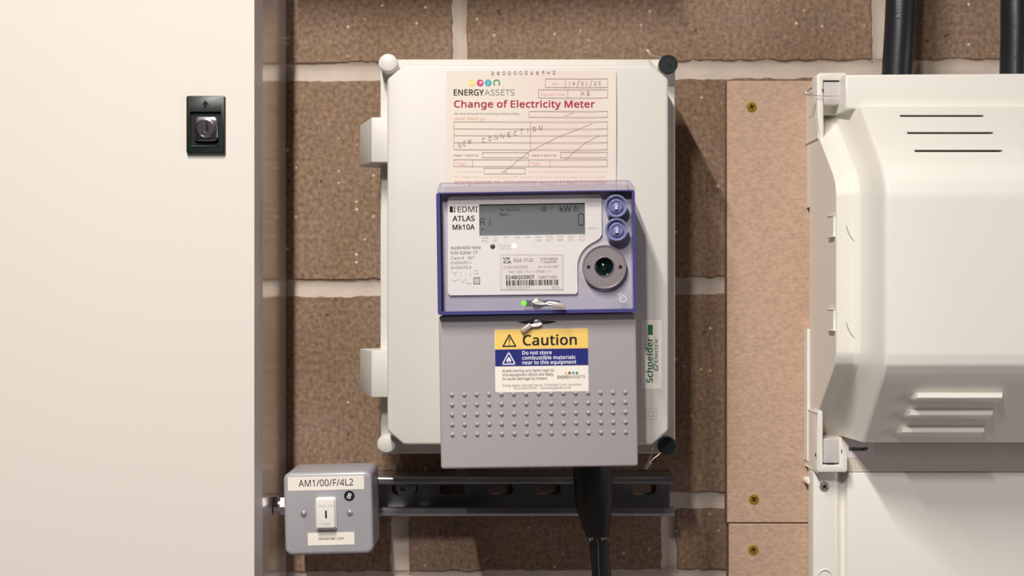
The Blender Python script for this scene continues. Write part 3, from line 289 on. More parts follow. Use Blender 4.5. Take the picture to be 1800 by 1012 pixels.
v 179;72,0 0,189 33,189 73,78 76,69 79,60 82,51 85,42 87,34 89,28 90,28 92,34 94,42 97,51 100,61 103,70 106,78 146,189 179,189 107,0;0,2,1 0,3,2 16,18,17 16,19,18 0,4,3 15,19,16 14,19,15 0,5,4 13,19,14 0,6,5 12,19,13 0,7,6 11,19,12 0,8,7 10,19,11 0,9,8 0,10,9 0,19,10
w 277;152,107 150,114 148,122 146,129 144,135 143,142 141,147 140,153 139,157 138,157 137,153 136,147 134,142 133,135 131,128 129,121 127,114 125,107 91,0 56,0 4,189 36,189 62,89 65,78 67,68 70,58 72,48 73,39 74,32 76,32 77,37 78,43 80,49 81,56 83,63 85,70 87,77 89,83 122,189 156,189 188,83 191,75 194,66 196,57 198,48 200,40 201,32 203,32 204,39 205,47 207,57 210,67 212,78 215,89 242,189 273,189 221,0 185,0;19,21,20 19,22,21 37,39,38 37,9,39 9,8,39 8,40,39 53,55,54 53,56,55 37,10,9 7,40,8 37,11,10 6,40,7 37,12,11 5,40,6 4,40,5 37,13,12 3,40,4 37,14,13 2,40,3 37,15,14 1,40,2 37,16,15 0,40,1 37,17,16 57,40,0 37,18,17 19,23,22 52,56,53 36,18,37 57,41,40 19,24,23 51,56,52 35,18,36 57,42,41 34,18,35 19,25,24 50,56,51 57,43,42 33,18,34 19,26,25 49,56,50 57,44,43 32,18,33 31,18,32 19,27,26 57,45,44 48,56,49 30,18,31 57,46,45 19,28,27 47,56,48 29,18,30 57,47,46 57,56,47 19,29,28 19,18,29
x 187;75,97 10,189 45,189 94,118 142,189 177,189 111,97 180,0 145,0 94,76 41,0 6,0;0,2,1 0,3,2 3,5,4 3,6,5 0,6,3 11,6,0 11,9,6 9,7,6 11,10,9 8,7,9
y 180;0,189 34,189 74,82 78,72 81,63 84,54 86,46 89,38 90,30 92,30 94,40 98,53 103,67 108,82 146,189 180,189 98,-26 91,-43 83,-57 73,-69 61,-77 47,-83 30,-85 22,-84 15,-84 9,-83 4,-82 4,-57 8,-58 13,-59 19,-59 25,-59 35,-58 44,-55 51,-50 57,-44 62,-35 67,-26 77,-1;38,1,0 38,2,1 13,15,14 13,16,15 12,16,13 38,3,2 38,4,3 11,16,12 38,5,4 38,6,5 10,16,11 38,7,6 9,16,10 38,8,7 38,9,8 38,16,9 37,16,38 36,16,37 36,17,16 35,17,36 35,18,17 34,18,35 33,18,34 32,18,33 32,19,18 26,28,27 26,29,28 31,19,32 26,30,29 26,31,30 26,19,31 26,20,19 26,21,20 25,21,26 24,21,25 24,22,21 23,22,24
z 166;152,0 14,0 14,20 115,165 20,165 20,189 150,189 150,166 49,24 152,24;4,6,5 4,7,6 4,3,7 3,8,7 2,8,3 2,9,8 2,0,9 1,0,2"""
GLY = {}; SPACE = 92
for ln in LETTER_DATA.split('\n'):
    ch, rest = ln[0], ln[2:]
    av, pp, tt = rest.split(';')
    GLY[ch] = (int(av), [tuple(map(int, q.split(','))) for q in pp.split()], [tuple(map(int, q.split(','))) for q in tt.split()])
def glyphs(s, bold=0.0):
    vs, fs, x = [], [], 0
    dx, dy = bold * 270, bold * 130
    for ch in s:
        if ch not in GLY: x += SPACE; continue
        av, pp, tt = GLY[ch]
        for kz, (ox_, oy_) in enumerate(((-dx, -dy), (dx, -dy), (-dx, dy), (dx, dy)) if bold > 0 else ((0, 0),)):
            n = len(vs)
            vs += [Vector(((x + a + ox_) / 500, (b_ + oy_) / 500, kz * 8e-6)) for a, b_ in pp]
            fs += [tuple(n + i for i in t) for t in tt]
        x += av + dx * 1.2
    return vs, fs
def print_lines(fr, items, d, m, parent, wrap=None, **k):
    for it in items:
        b_ = letters(fr, [it], d)
        flat_obj('lettering', wrap(b_) if wrap else b_, m, parent, **k)
CAPH = None
def letters(fr, items, d, bm=None):
    """items: (text, x0, x1, baseline, cap_height_px, bold) measured in photo pixels at depth d"""
    global CAPH
    if CAPH is None: CAPH = max(v.y for v in glyphs('H')[0])
    bm = bm or bmesh.new(); k = S(d)
    for it in items:
        s, x0, x1, by, ch = it[:5]; bold = it[5] if len(it) > 5 else 0
        vert = it[6] if len(it) > 6 else False
        vs, fs = glyphs(s, bold)
        if not vs: continue
        a = min(v.x for v in vs); b = max(v.x for v in vs)
        sx = (x1 - x0) * k / (b - a); sy = ch * k / CAPH
        if vert:   # text running upwards: x0..x1 is the length measured along y, by = x of the baseline, start y in it[7]
            cx, cz = fr.xz(by, it[7], d)
            nv = [bm.verts.new((cx - v.y * sy, fr.Y(d) - v.z, cz + (v.x - a) * sx)) for v in vs]
        else:
            cx, cz = fr.xz((x0 + x1) / 2, by, d)
            nv = [bm.verts.new((cx + (v.x - (a + b) / 2) * sx, fr.Y(d) - v.z, cz + v.y * sy)) for v in vs]
        for f in fs:
            try: bm.faces.new([nv[i] for i in f])
            except ValueError: pass
    return bm
def flat_obj(name, bm, m, parent, **k):
    for f in bm.faces:
        f.normal_update()
        if f.normal.y > 0: f.normal_flip()
    return obj(name, bm, m, parent, recalc=False, **k)
def seg(bm, fr, pts, wpx, d, closed=False):
    """flat printed line through photo points"""
    P = [Vector((*fr.xz(a, b, d), 0)) for a, b in pts]
    if closed: P.append(P[0])
    hw = wpx * S(d) / 2
    for a, b in zip(P, P[1:]):
        t = (b - a)
        if t.length < 1e-9: continue
        t.normalize(); n = Vector((-t.y, t.x, 0)) * hw; e = t * hw * .6
        q = [a - n - e, b - n + e, b + n + e, a + n - e]
        bm.faces.new([bm.verts.new((v.x, fr.Y(d), v.y)) for v in q])
def frect(bm, fr, x0, y0, x1, y1, d, wpx=None):
    if wpx: seg(bm, fr, [(x0, y0), (x1, y0), (x1, y1), (x0, y1)], wpx, d, True)
    else: bm.faces.new([bm.verts.new((x, fr.Y(d), z)) for x, z in fr.rect(x0, y0, x1, y1, d)])
def fpoly(bm, fr, pts, d): bm.faces.new([bm.verts.new((x, fr.Y(d), z)) for x, z in fr.poly(pts, d)])
def fdisc(bm, fr, px, py, r, d, n=20):
    cx, cz = fr.xz(px, py, d); bm.faces.new([bm.verts.new((x, fr.Y(d), z)) for x, z in circ(cx, cz, r * S(d), n)])
def fring(bm, fr, px, py, r0, r1, d, a0=0, a1=360, n=24):
    cx, cz = fr.xz(px, py, d); k = S(d); prev = None
    for i in range(n + 1):
        a = math.radians(a0 + (a1 - a0) * i / n); c = (math.cos(a), math.sin(a))
        cur = [bm.verts.new((cx + c[0] * r * k, fr.Y(d), cz + c[1] * r * k)) for r in (r0, r1)]
        if prev: bm.faces.new((prev[0], prev[1], cur[1], cur[0]))
        prev = cur

# handwriting strokes on a unit cell (0..1, 0..1)
HW = {'0': [[(.5, 1), (.1, .7), (.15, .2), (.5, 0), (.9, .3), (.85, .8), (.5, 1)]], '1': [[(.5, 1), (.45, 0)]],
      '2': [[(.1, .8), (.5, 1), (.8, .7), (.1, .05), (.9, .1)]], '3': [[(.1, 1), (.8, .9), (.4, .55), (.85, .25), (.1, 0)]],
      '4': [[(.3, 1), (.1, .4), (.9, .45)], [(.75, .9), (.6, 0)]], '5': [[(.9, 1), (.25, 1), (.2, .55), (.8, .4), (.6, .05), (.1, .05)]],
      '6': [[(.7, 1), (.2, .4), (.4, 0), (.8, .2), (.5, .45), (.2, .3)]], '8': [[(.8, .9), (.2, .8), (.8, .2), (.4, 0), (.2, .2), (.8, .8)]],
      '9': [[(.8, .9), (.3, .95), (.25, .6), (.8, .7), (.8, .95), (.6, 0)]], '/': [[(.9, 1.5), (.1, -.4)]],
      'N': [[(.05, 0), (.15, 1), (.75, .05), (1, 1)]], 'E': [[(.9, 1), (.2, .9), (.15, 0), (.9, .05)], [(.15, .5), (.7, .55)]],
      'W': [[(0, 1), (.25, 0), (.5, .7), (.75, 0), (1.1, .9)]], 'C': [[(.9, .9), (.3, .9), (.1, .4), (.4, 0), (.95, .1)]],
      'O': [[(.5, 1), (.1, .6), (.3, .05), (.8, .2), (.85, .8), (.5, 1)]], 'T': [[(0, 1), (1, 1)], [(.5, 1), (.45, 0)]],
      'I': [[(.5, 1), (.45, 0)]], 'M': [[(.05, 0), (.2, 1), (.5, .3), (.85, 1), (.95, 0)]], 'B': [[(.2, 0), (.25, 1), (.8, .8), (.3, .5), (.85, .25), (.2, 0)]]}
def hand(bm, fr, s, x0, y0, x1, y1, h, wpx, d):
    n = len(s)
    for i, ch in enumerate(s):
        if ch not in HW: continue
        cx = x0 + (x1 - x0) * i / max(n - 1, 1); cy = y0 + (y1 - y0) * i / max(n - 1, 1); cw = abs(x1 - x0) / max(n - 1, 1) * .62
        for st in HW[ch]: seg(bm, fr, [(cx + (a - .5) * cw, cy - b * h) for a, b in st], wpx, d)

# ------------------------------------------------------------------ materials
def block_mat():
    m = bpy.data.materials.new('concrete_block'); m.use_nodes = True; nt = m.node_tree; N = nt.nodes; Lk = nt.links
    b = N['Principled BSDF']; b.inputs['Roughness'].default_value = .95; b.inputs['Specular IOR Level'].default_value = .15
    geo = N.new('ShaderNodeNewGeometry'); oi = N.new('ShaderNodeObjectInfo')
    def nz(scale, det=5, stretch=None):
        n = N.new('ShaderNodeTexNoise'); n.inputs['Scale'].default_value = scale; n.inputs['Detail'].default_value = det
        if stretch:
            mp = N.new('ShaderNodeMapping'); mp.inputs['Scale'].default_value = stretch
            Lk.new(geo.outputs['Position'], mp.inputs['Vector']); Lk.new(mp.outputs['Vector'], n.inputs['Vector'])
        else: Lk.new(geo.outputs['Position'], n.inputs['Vector'])
        return n
    def ramp(src, stops):
        r = N.new('ShaderNodeValToRGB'); e = r.color_ramp.elements
        e[0].position = stops[0][0]; e[0].color = (*lin(stops[0][1]), 1); e[1].position = stops[1][0]; e[1].color = (*lin(stops[1][1]), 1)
        for p, c in stops[2:]: q = e.new(p); q.color = (*lin(c), 1)
        Lk.new(src, r.inputs['Fac']); return r
    def mix(f, a, c, mode='MIX'):
        x = N.new('ShaderNodeMix'); x.data_type = 'RGBA'; x.blend_type = mode
        if isinstance(f, float): x.inputs[0].default_value = f
        else: Lk.new(f, x.inputs[0])
        Lk.new(a, x.inputs[6])
        if isinstance(c, tuple): x.inputs[7].default_value = (*lin(c), 1)
        else: Lk.new(c, x.inputs[7])
        return x.outputs[2]
    big = ramp(nz(9, 3).outputs['Fac'], [(.3, (184, 154, 125)), (.7, (199, 176, 153))])
    fine = ramp(nz(210, 9).outputs['Fac'], [(.32, (96, 90, 85)), (.68, (190, 188, 185))])
    hue = ramp(nz(38, 3).outputs['Fac'], [(.35, (132, 124, 108)), (.65, (130, 122, 128))])
    c = mix(.6, big.outputs['Color'], fine.outputs['Color'], 'OVERLAY')
    c = mix(.5, c, hue.outputs['Color'], 'OVERLAY')
    streak = ramp(nz(70, 5, (7.5, 1, .8)).outputs['Fac'], [(.36, (104, 101, 99)), (.64, (152, 153, 154))])
    c = mix(.3, c, streak.outputs['Color'], 'OVERLAY')
    # dark pits
    v = N.new('ShaderNodeTexNoise'); v.inputs['Scale'].default_value = 95; v.inputs['Detail'].default_value = 3
    Lk.new(geo.outputs['Position'], v.inputs['Vector'])
    mr = N.new('ShaderNodeMapRange'); mr.inputs[1].default_value = .34; mr.inputs[2].default_value = .27; Lk.new(v.outputs['Fac'], mr.inputs[0])
    c = mix(mr.outputs[0], c, (92, 66, 48))
    # pale grit
    vo = N.new('ShaderNodeTexVoronoi'); vo.inputs['Scale'].default_value = 110; Lk.new(geo.outputs['Position'], vo.inputs['Vector'])
    d1 = N.new('ShaderNodeMapRange'); d1.inputs[1].default_value = .22; d1.inputs[2].default_value = .12; Lk.new(vo.outputs['Distance'], d1.inputs[0])
    sx = N.new('ShaderNodeSeparateColor'); Lk.new(vo.outputs['Color'], sx.inputs[0])
    d2 = N.new('ShaderNodeMapRange'); d2.inputs[1].default_value = .84; d2.inputs[2].default_value = .98; Lk.new(sx.outputs[0], d2.inputs[0])
    mm = N.new('ShaderNodeMath'); mm.operation = 'MULTIPLY'; Lk.new(d1.outputs[0], mm.inputs[0]); Lk.new(d2.outputs[0], mm.inputs[1])
    c = mix(mm.outputs[0], c, (222, 198, 170))
    hv = N.new('ShaderNodeHueSaturation'); hv.inputs['Saturation'].default_value = .95
    vr = N.new('ShaderNodeMapRange'); vr.inputs[3].default_value = .96; vr.inputs[4].default_value = 1.06; Lk.new(oi.outputs['Random'], vr.inputs[0])
    Lk.new(vr.outputs[0], hv.inputs['Value']); Lk.new(c, hv.inputs['Color'])
    Lk.new(hv.outputs['Color'], b.inputs['Base Color'])
    bp = N.new('ShaderNodeBump'); bp.inputs['Strength'].default_value = .6; bp.inputs['Distance'].default_value = .0009
    Lk.new(nz(420, 7).outputs['Fac'], bp.inputs['Height']); Lk.new(bp.outputs['Normal'], b.inputs['Normal'])
    return m
M_block = block_mat()
M_mortar = mat('mortar', (194, 180, 168), .9, noise_amt=.10, nscale=35, bump=.35, bscale=260, spec=.2)
M_board = mat('fibre_board', (194, 165, 144), .9, noise_amt=.14, nscale=260, bump=.4, bscale=420, spec=.2, stretch=(.75, 1, 1.25))
M_boardedge = mat('fibre_board_edge', (140, 105, 80), .95, noise_amt=.2, nscale=200)
M_door = mat('cream_painted_steel', (227, 221, 213), .42, noise_amt=.012, nscale=3, bump=.05, bscale=500)
M_side = mat('cream_steel_side_lifted', (238, 228, 220), .16, spec=1.0, coat=1)  # the door's paint made lighter and glossier to lift the shaded side
M_enc = mat('light_grey_plastic', (213, 209, 202), .45, bump=.04, bscale=500)
M_sw = mat('white_abs_plastic', (242, 239, 231), .38, noise_amt=.012, nscale=4)
M_gclip = mat('grey_clip_plastic', (205, 200, 198), .5)
M_black = mat('black_plastic', (27, 35, 36), .38)
M_lockblack = mat('black_lock_plastic', (18, 30, 28), .32)
M_pit = mat('recess_shade_black', (8, 12, 11), .8)  # flat near-black faces stand in for the shade inside slots and holes
M_chrome = mat('chrome', (200, 192, 196), .2, metal=1)
M_steel = mat('zinc_steel', (170, 168, 168), .35, metal=.5, noise_amt=.08, nscale=60)
M_strut = mat('galvanised_strut', (165, 165, 168), .27, metal=.8, noise_amt=.1, nscale=30)
M_wire = mat('bright_wire', (225, 215, 210), .3, metal=.8)
M_lead = mat('crimp_metal', (205, 188, 184), .45, metal=.5)
M_brass = mat('brass', (196, 164, 60), .25, metal=.55)
M_metal_grey = mat('grey_hammered_enamel', (166, 164, 170), .35, coat=.2, noise_amt=.02, nscale=50)
M_tcover = mat('grey_terminal_cover', (168, 162, 165), .5, bump=.08, bscale=700)
M_mbody = mat('lavender_grey_body', (196, 193, 200), .5)
M_face = mat('cream_faceplate', (243, 240, 230), .45)
M_lcd = mat('lcd_glass', (122, 128, 125), .25, noise_amt=.04, nscale=40)
M_lcdink = mat('lcd_ink', (52, 58, 60), .5)
M_ink = mat('black_ink', (24, 18, 20), .7)
M_inkgrey = mat('grey_ink', (148, 142, 140), .7)
M_inkpale = mat('pale_grey_ink', (196, 189, 182), .7)
M_red = mat('red_ink', (165, 34, 58), .7)
M_palered = mat('pale_red_ink', (232, 180, 170), .7)
M_pink = mat('magenta_ink', (200, 60, 130), .7)
M_teal = mat('teal_ink', (50, 175, 185), .7)
M_greenink = mat('green_ink', (70, 150, 90), .7)
M_yellowink = mat('yellow_ink', (240, 215, 130), .7)
M_brandgreen = mat('brand_green_ink', (16, 110, 66), .6)
M_yel = mat('caution_yellow', (242, 204, 110), .5)
M_blue = mat('caution_blue', (26, 34, 118), .5)
M_wht = mat('label_white', (242, 236, 226), .55)
M_whtink = mat('white_ink', (236, 236, 250), .6)
M_rocker = mat('rocker_white', (240, 236, 230), .3)
M_cable = mat('black_cable_sheath', (30, 32, 38), .38, bump=.1, bscale=200)
M_boot = mat('black_heat_shrink', (10, 15, 15), .5, bump=.2, bscale=120)
M_pencil = mat('pencil_line', (165, 152, 148), .8)
M_led_g = mat('green_led', (60, 140, 50), .3, emit=(150, 235, 90), es=.8)
M_led_p = mat('pink_led', (240, 200, 210), .3, emit=(255, 215, 228), es=1.3)
M_ledoff = mat('dark_led', (88, 72, 80), .35)
M_port = mat('sintered_port_ring', (178, 168, 172), .42, metal=.75, noise_amt=.14, nscale=900)
M_lens = mat('dark_lens', (8, 30, 30), .08, coat=1)
M_bedge = mat('blue_polycarbonate_edge', (76, 74, 132), .2, coat=.4)
M_button = mat('button_highlight_blue', (190, 192, 216), .15, coat=.6)
M_buttonring = mat('blue_button_ring', (128, 132, 174), .22, coat=.5)
M_galv = mat('galvanised_trunking', (150, 150, 152), .45, metal=.7)

def glassy(name, tint, refl=.03, dens=.0, rough=.08):
    m = bpy.data.materials.new(name); m.use_nodes = True; nt = m.node_tree; N = nt.nodes; L = nt.links
    N.remove(N['Principled BSDF']); out = N['Material Output']
    tr = N.new('ShaderNodeBsdfTransparent'); tr.inputs[0].default_value = (*tint, 1)
    gl = N.new('ShaderNodeBsdfGlossy'); gl.inputs['Roughness'].default_value = rough
    df = N.new('ShaderNodeBsdfDiffuse'); df.inputs[0].default_value = (*[v * .55 for v in tint], 1)
    a = N.new('ShaderNodeMixShader'); a.inputs[0].default_value = dens; L.new(tr.outputs[0], a.inputs[1]); L.new(df.outputs[0], a.inputs[2])
    b = N.new('ShaderNodeMixShader'); b.inputs[0].default_value = refl; L.new(a.outputs[0], b.inputs[1]); L.new(gl.outputs[0], b.inputs[2])
    L.new(b.outputs[0], out.inputs[0]); return m
M_clear = glassy('clear_blue_polycarbonate', (.972, .968, .988))
M_cleartop = glassy('clear_blue_polycarbonate_top', (.86, .84, .92), dens=.28, rough=.2)

# ------------------------------------------------------------------ the wall: blocks and mortar
W = Fr('wall_back', 900, 506, 0, kind='structure', ang=.38)
bm = bmesh.new(); box(-1.5, 1.5, .006, .12, -1.24, 1.3, bm)
obj('backing', bm, M_mortar, W)
def block(x0, x1, zb, zt, seed):
    """outline jittered like a cast block's arrises; face at y=0"""
    step = .007; pts = []
    def run(ax, az, bx, bz):
        L_ = math.hypot(bx - ax, bz - az); n = max(2, int(L_ / step))
        nx, nz = (bz - az) / L_, -(bx - ax) / L_
        for i in range(n):
            t = i / n; x = ax + (bx - ax) * t; z = az + (bz - az) * t
            j = noise.noise(Vector((x * 90, z * 90, seed))) * .0016 + noise.noise(Vector((x * 300, z * 300, seed))) * .0008
            pts.append((x + nx * j, z + nz * j))
    run(x0, zb, x1, zb); run(x1, zb, x1, zt); run(x1, zt, x0, zt); run(x0, zt, x0, zb)
    cx, cz = (x0 + x1) / 2, (zb + zt) / 2
    b = bmesh.new()
    def ring(ins, y): 
        out = []
        for x, z in pts:
            sx = x - math.copysign(min(ins, abs(x - cx)), x - cx) if min(abs(x - x0), abs(x - x1)) < ins + .004 else x
            sz = z - math.copysign(min(ins, abs(z - cz)), z - cz) if min(abs(z - zb), abs(z - zt)) < ins + .004 else z
            out.append(b.verts.new((sx, y, sz)))
        return out
    R = [ring(0, .008), ring(0, .0012), ring(.0012, 0)]
    n = len(pts)
    for A, B in zip(R, R[1:]):
        for i in range(n): b.faces.new((A[i], A[(i + 1) % n], B[(i + 1) % n], B[i]))
    b.faces.new(R[2])
    return b
k = .0006
def PX(x): return (x - 900) * k
def PZ(y): return (506 - y) * k
rows = [(-990, -650, [442, 1165]), (-620, -270, [442, 1180]), (-240, 109, [73, 811, 1549]), (140, 489, [442, 1165, 1903]),
        (519, 867, [73, 811, 1549]), (896, 1003, [264, 700, 1173, 1611]), (1029, 1378, [442, 1180, 1918]), (1408, 1758, [73, 811, 1549])]
sd = 0
mj = []
for (yt, yb, js) in rows:
    j2 = sorted(js); 
    while j2[0] > -1000: j2.insert(0, j2[0] - 738)
    while j2[-1] < 2900: j2.append(j2[-1] + 738)
    for a, c in zip(j2, j2[1:]):
        sd += 1
        wl = 16 if a == 700 else 13; wr = 16 if c == 700 else 13  # widened joint is added to imitate a more brightly lit strip of wall
        obj('block', block(PX(a + wl), PX(c - wr), PZ(yb), PZ(yt), sd * 7.3), M_block, W)
        bm = bmesh.new(); xa, xb = PX(c - wr - 2), PX(c + wr + 2); prev = None
        for i in range(7):       # shallow concave pointing in the upright joint
            t = i / 6; x = xa + (xb - xa) * t; y = .0012 + .0028 * math.sin(PI * t)
            cur = [bm.verts.new((x, y, PZ(yb + 3))), bm.verts.new((x, y, PZ(yt - 3)))]
            if prev: bm.faces.new((prev[0], cur[0], cur[1], prev[1]))
            prev = cur
        flat_obj('mortar_joint', bm, M_mortar, W)
for (r1, r2) in zip(rows, rows[1:]):
    za, zb_ = PZ(r1[1] - 2), PZ(r2[0] + 2)
    bm = bmesh.new(); n = 10; xs = [-1.4 + .02 * i for i in range(141)]
    grid = []
    for i in range(n + 1):
        t = i / n
        # bucket-handle profile: weathered, deeper near the top, flush at the bottom
        base = .0008 + .0036 * math.sin(PI * min(1, t * 1.05)) ** .8 * (1.25 - .7 * t)
        grid.append([bm.verts.new((x, base + noise.noise(Vector((x * 25, i * .8, r1[1] * .1))) * .0006, za + (zb_ - za) * t)) for x in xs])
    for a, c in zip(grid, grid[1:]):
        for i in range(len(xs) - 1): bm.faces.new((a[i], a[i + 1], c[i + 1], c[i]))
    for f in bm.faces: f.smooth = True
    flat_obj('mortar_joint', bm, M_mortar, W)

bm = bmesh.new(); box(-2.6, 2.6, -4.2, .0, -1.35, -1.25, bm)
obj('floor', bm, mat('painted_concrete_floor', (122, 119, 120), .6, noise_amt=.05, nscale=8), None, kind='structure')

# ------------------------------------------------------------------ unseen trunking added above the picture to cast the dark band
T = Fr('shadow_trunking', 800, -150, .05, 'unseen galvanised trunking added above the plastic meter enclosure to shade the top of the wall', 'trunking')
bm = bmesh.new(); box(-.23 - T.loc.x, .135 - T.loc.x, 0, -.052, .357 - T.loc.z, .43 - T.loc.z, bm, .001)
for v in bm.verts: v.co.y += .05
bm2 = box(-.23 - T.loc.x, .135 - T.loc.x, T.Y(0), T.Y(.094), .357 - T.loc.z, .43 - T.loc.z, None, .001); bm.free()
obj('body', bm2, M_galv, T)
obj('lid', box(-.23 - T.loc.x, .135 - T.loc.x, T.Y(.0945), T.Y(.098), .355 - T.loc.z, .432 - T.loc.z, None, .001), M_galv, T)

# ------------------------------------------------------------------ cream cabinet on the left
XC = -.2383
C = Fr('steel_cabinet', 200, 506, 0, 'large cream painted steel cabinet along the left side of the picture', 'cabinet')
cx0, cz0 = -.95 - C.loc.x, -1.0
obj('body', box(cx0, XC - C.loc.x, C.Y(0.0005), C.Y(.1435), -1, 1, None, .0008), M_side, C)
obj('door', box(cx0, XC + .0004 - C.loc.x, C.Y(.1447), C.Y(.185), -1, 1, None, .0016), M_door, C)
D = .185
# lock (parts of the door's lock)
hb = prism(C.rect(329, 169, 397, 271, D, .002, 4), C.Y(D), C.Y(D + .0040), .0009)
lock = obj('door_lock', boolean_cut(hb, prism(C.rect(336, 197, 390, 256, D, .0006, 2), C.Y(D + .0006), C.Y(D + .02))), M_lockblack, C,
           label='black plastic lock housing with chrome barrel')
obj('ledge', box(*[v for v in (C.xz(337, 257, D)[0], C.xz(388, 257, D)[0])], C.Y(D + .0036), C.Y(D + .0048), C.xz(0, 258, D)[1], C.xz(0, 256, D)[1], None, .0003), M_lockblack, lock)
bm = bmesh.new(); fpoly(bm, C, [(361, 176), (368, 184), (364, 184), (364, 190), (358, 190), (358, 184), (354, 184)], D + .0041)
flat_obj('arrow_mark', bm, M_pit, lock)
sq = prism(C.rect(343, 206, 385, 249, D, .0045, 6), C.Y(D + .0006), C.Y(D + .0058), .0010, 3)
obj('lock_plate', sq, M_chrome, lock)
cx, cz = C.xz(364, 227, D); yk = C.Y(D + .0058)
obj('lock_barrel', lathe(cx, cz, [(.0088, yk), (.0088, yk - .0012), (.0082, yk - .0016), (.0076, yk - .0016), (.0074, yk - .001), (.0034, yk - .001), (.003, yk - .0004), (0, yk - .0004)], 40), M_chrome, lock)
bm = bmesh.new(); frect(bm, C, 361.5, 214, 365.5, 226, D + .0070); fdisc(bm, C, 364.3, 229, 2.4, D + .0070)
flat_obj('keyhole', bm, M_pit, lock)

# ------------------------------------------------------------------ boards on the right
def board(name, x0, y0, x1, y1, label, screws):
    B = Fr(name, (x0 + x1) / 2, (y0 + y1) / 2, .009, label, 'board')
    bm = prism(B.rect(x0, y0, x1, y1, .018), B.Y(.0005), B.Y(.018), .0005, 1)
    bm.normal_update()
    o = obj('panel', bm, [M_board, M_boardedge], B)
    for p in o.data.polygons:
        if abs(p.normal.y) < .6: p.material_index = 1
    for sx, sy, rot in screws:
        cx, cz = B.xz(sx, sy, .018); y = B.Y(.018)
        s = lathe(cx, cz, [(.0052, y + .0008), (.0052, y - .0006), (.0046, y - .0012), (.0022, y - .0014), (.0018, y + .0002), (0, y + .0004)], 28)
        so = obj('screw', s, M_brass, B, label='brass countersunk screw head')
        bm = bmesh.new()
        for a in (rot, rot + 90):
            c, q = math.cos(math.radians(a)), math.sin(math.radians(a))
            L_ = .0031; h = .00055
            bm.faces.new([bm.verts.new((cx + c * u - q * v, y - .00146, cz + q * u + c * v)) for u, v in ((-L_, -h), (L_, -h), (L_, h), (-L_, h))])
        flat_obj('cross_recess', bm, mat('brass_recess_shade', (60, 45, 12), .5, metal=.6) if 'brass_recess_shade' not in bpy.data.materials else bpy.data.materials['brass_recess_shade'], so)  # flat cross of darkened brass stands in for the shade in the recess
    return B
board('fibreboard', 1278, 142, 2300, 918.2, 'tall brown fibreboard panel screwed to the blocks behind the white switch cover', [(1321, 188, 25), (1325, 877, 40)])
board('fibreboard', 1281, 920, 2300, 1500, 'lower brown fibreboard panel butted beneath the tall one', [(1324, 966, 10)])

# ------------------------------------------------------------------ strut channel
U = Fr('strut_channel', 915, 866, 0, 'galvanised slotted strut channel bolted to the wall below the meter enclosure', 'channel')
ZC = -.2126; H = .0207; DS = .050
xl, xr = PX(648) , (1186 - 900) * S(DS)
zc = ZC - U.loc.z; xl -= U.loc.x; xr -= U.loc.x
holes = []
for i in range(-1, 6):
    c_ = PX(795.5 + 83.8 * i) - U.loc.x
    if c_ - .015 > xl and c_ + .015 < xr: holes.append(rrect(c_, zc + .0018, .027, .0135, .0058, 6))
bm = holed(rrect((xl + xr) / 2, zc, xr - xl, 2 * H), holes, U.Y(.0008), U.Y(.0034))
# flanges and inturned lips as one swept profile (top, mirrored for the bottom)
for sg in (1, -1):
    prof = [(.0008, H)]
    cr = .0035
    prof += [(DS - cr, H)] + [(DS - cr + cr * math.sin(a), H - cr + cr * math.cos(a)) for a in (PI / 8, PI / 4, 3 * PI / 8, PI / 2)]
    prof += [(DS - .0005, H - .0075), (DS - .002, H - .0088), (DS - .010, H - .0088)]
    inner = [(DS - .010, H - .0070), (DS - .003, H - .0070), (DS - .0025, H - .004), (DS - .004, H - .0025), (.0034, H - .0025), (.0008, H - .0025)]
    loop = prof + inner
    A = [bm.verts.new((xl, U.Y(d), zc + sg * z)) for d, z in loop]; B_ = [bm.verts.new((xr, U.Y(d), zc + sg * z)) for d, z in loop]
    for i in range(len(loop)):
        j = (i + 1) % len(loop); bm.faces.new((A[i], A[j], B_[j], B_[i]))
    bm.faces.new(A); bm.faces.new(B_[::-1])
obj('channel', bm, M_strut, U)
cx, cz = U.xz(714, 857, .006); y = U.Y(.0036)
obj('washer', lathe(cx, cz, [(.0035, y), (.0105, y), (.0105, y - .0016), (.0035, y - .0016)], 32), M_steel, U)
cx, cz = U.xz(708, 857, .012)
bt = obj('bolt', lathe(cx, cz, [(0, y - .001), (.0062, y - .0012), (.0062, y - .008), (.0057, y - .0088), (.0036, y - .0088), (.0034, y - .004), (0, y - .004)], 24), M_steel, U, label='socket head bolt with washer')

# ------------------------------------------------------------------ metal-clad key switch box
K = Fr('key_switch_box', 577, 902, .075, 'grey metal surface switch box with white key rocker beside the cream cabinet', 'switch', ang=1.4)
DB = .1125
ol = K.rect(499, 829, 655, 975, DB, .0075, 6)
back = K.rect(499, 829, 655, 975, DB, .0060, 6)
obj('back_box', prism([(x * .985, z * .985) for x, z in back], K.Y(.042), K.Y(DB - .0065), .0015, 2), M_metal_grey, K)
fp = prism(ol, K.Y(DB - .0062), K.Y(DB), .0042, 5)
plate = obj('front_plate', fp, M_metal_grey, K)
for sx, sy in ((534, 902.5), (615, 901)):
    cx, cz = K.xz(sx, sy, DB); y = K.Y(DB)
    obj('screw', lathe(cx, cz, [(.0032, y + .0005), (.0032, y - .0003), (.0026, y - .0011), (.0013, y - .0016), (0, y - .0018)], 24), M_steel, K)
lb = obj('printed_label', prism(K.rect(506, 836.5, 640, 861, DB), K.Y(DB), K.Y(DB + .0003)), M_wht, K, label='white circuit label with black characters')
flat_obj('lettering', letters(K, [('AM1/00/F/4L2', 525, 621, 854, 11.6, .004)], DB + .0005), M_ink, lb)
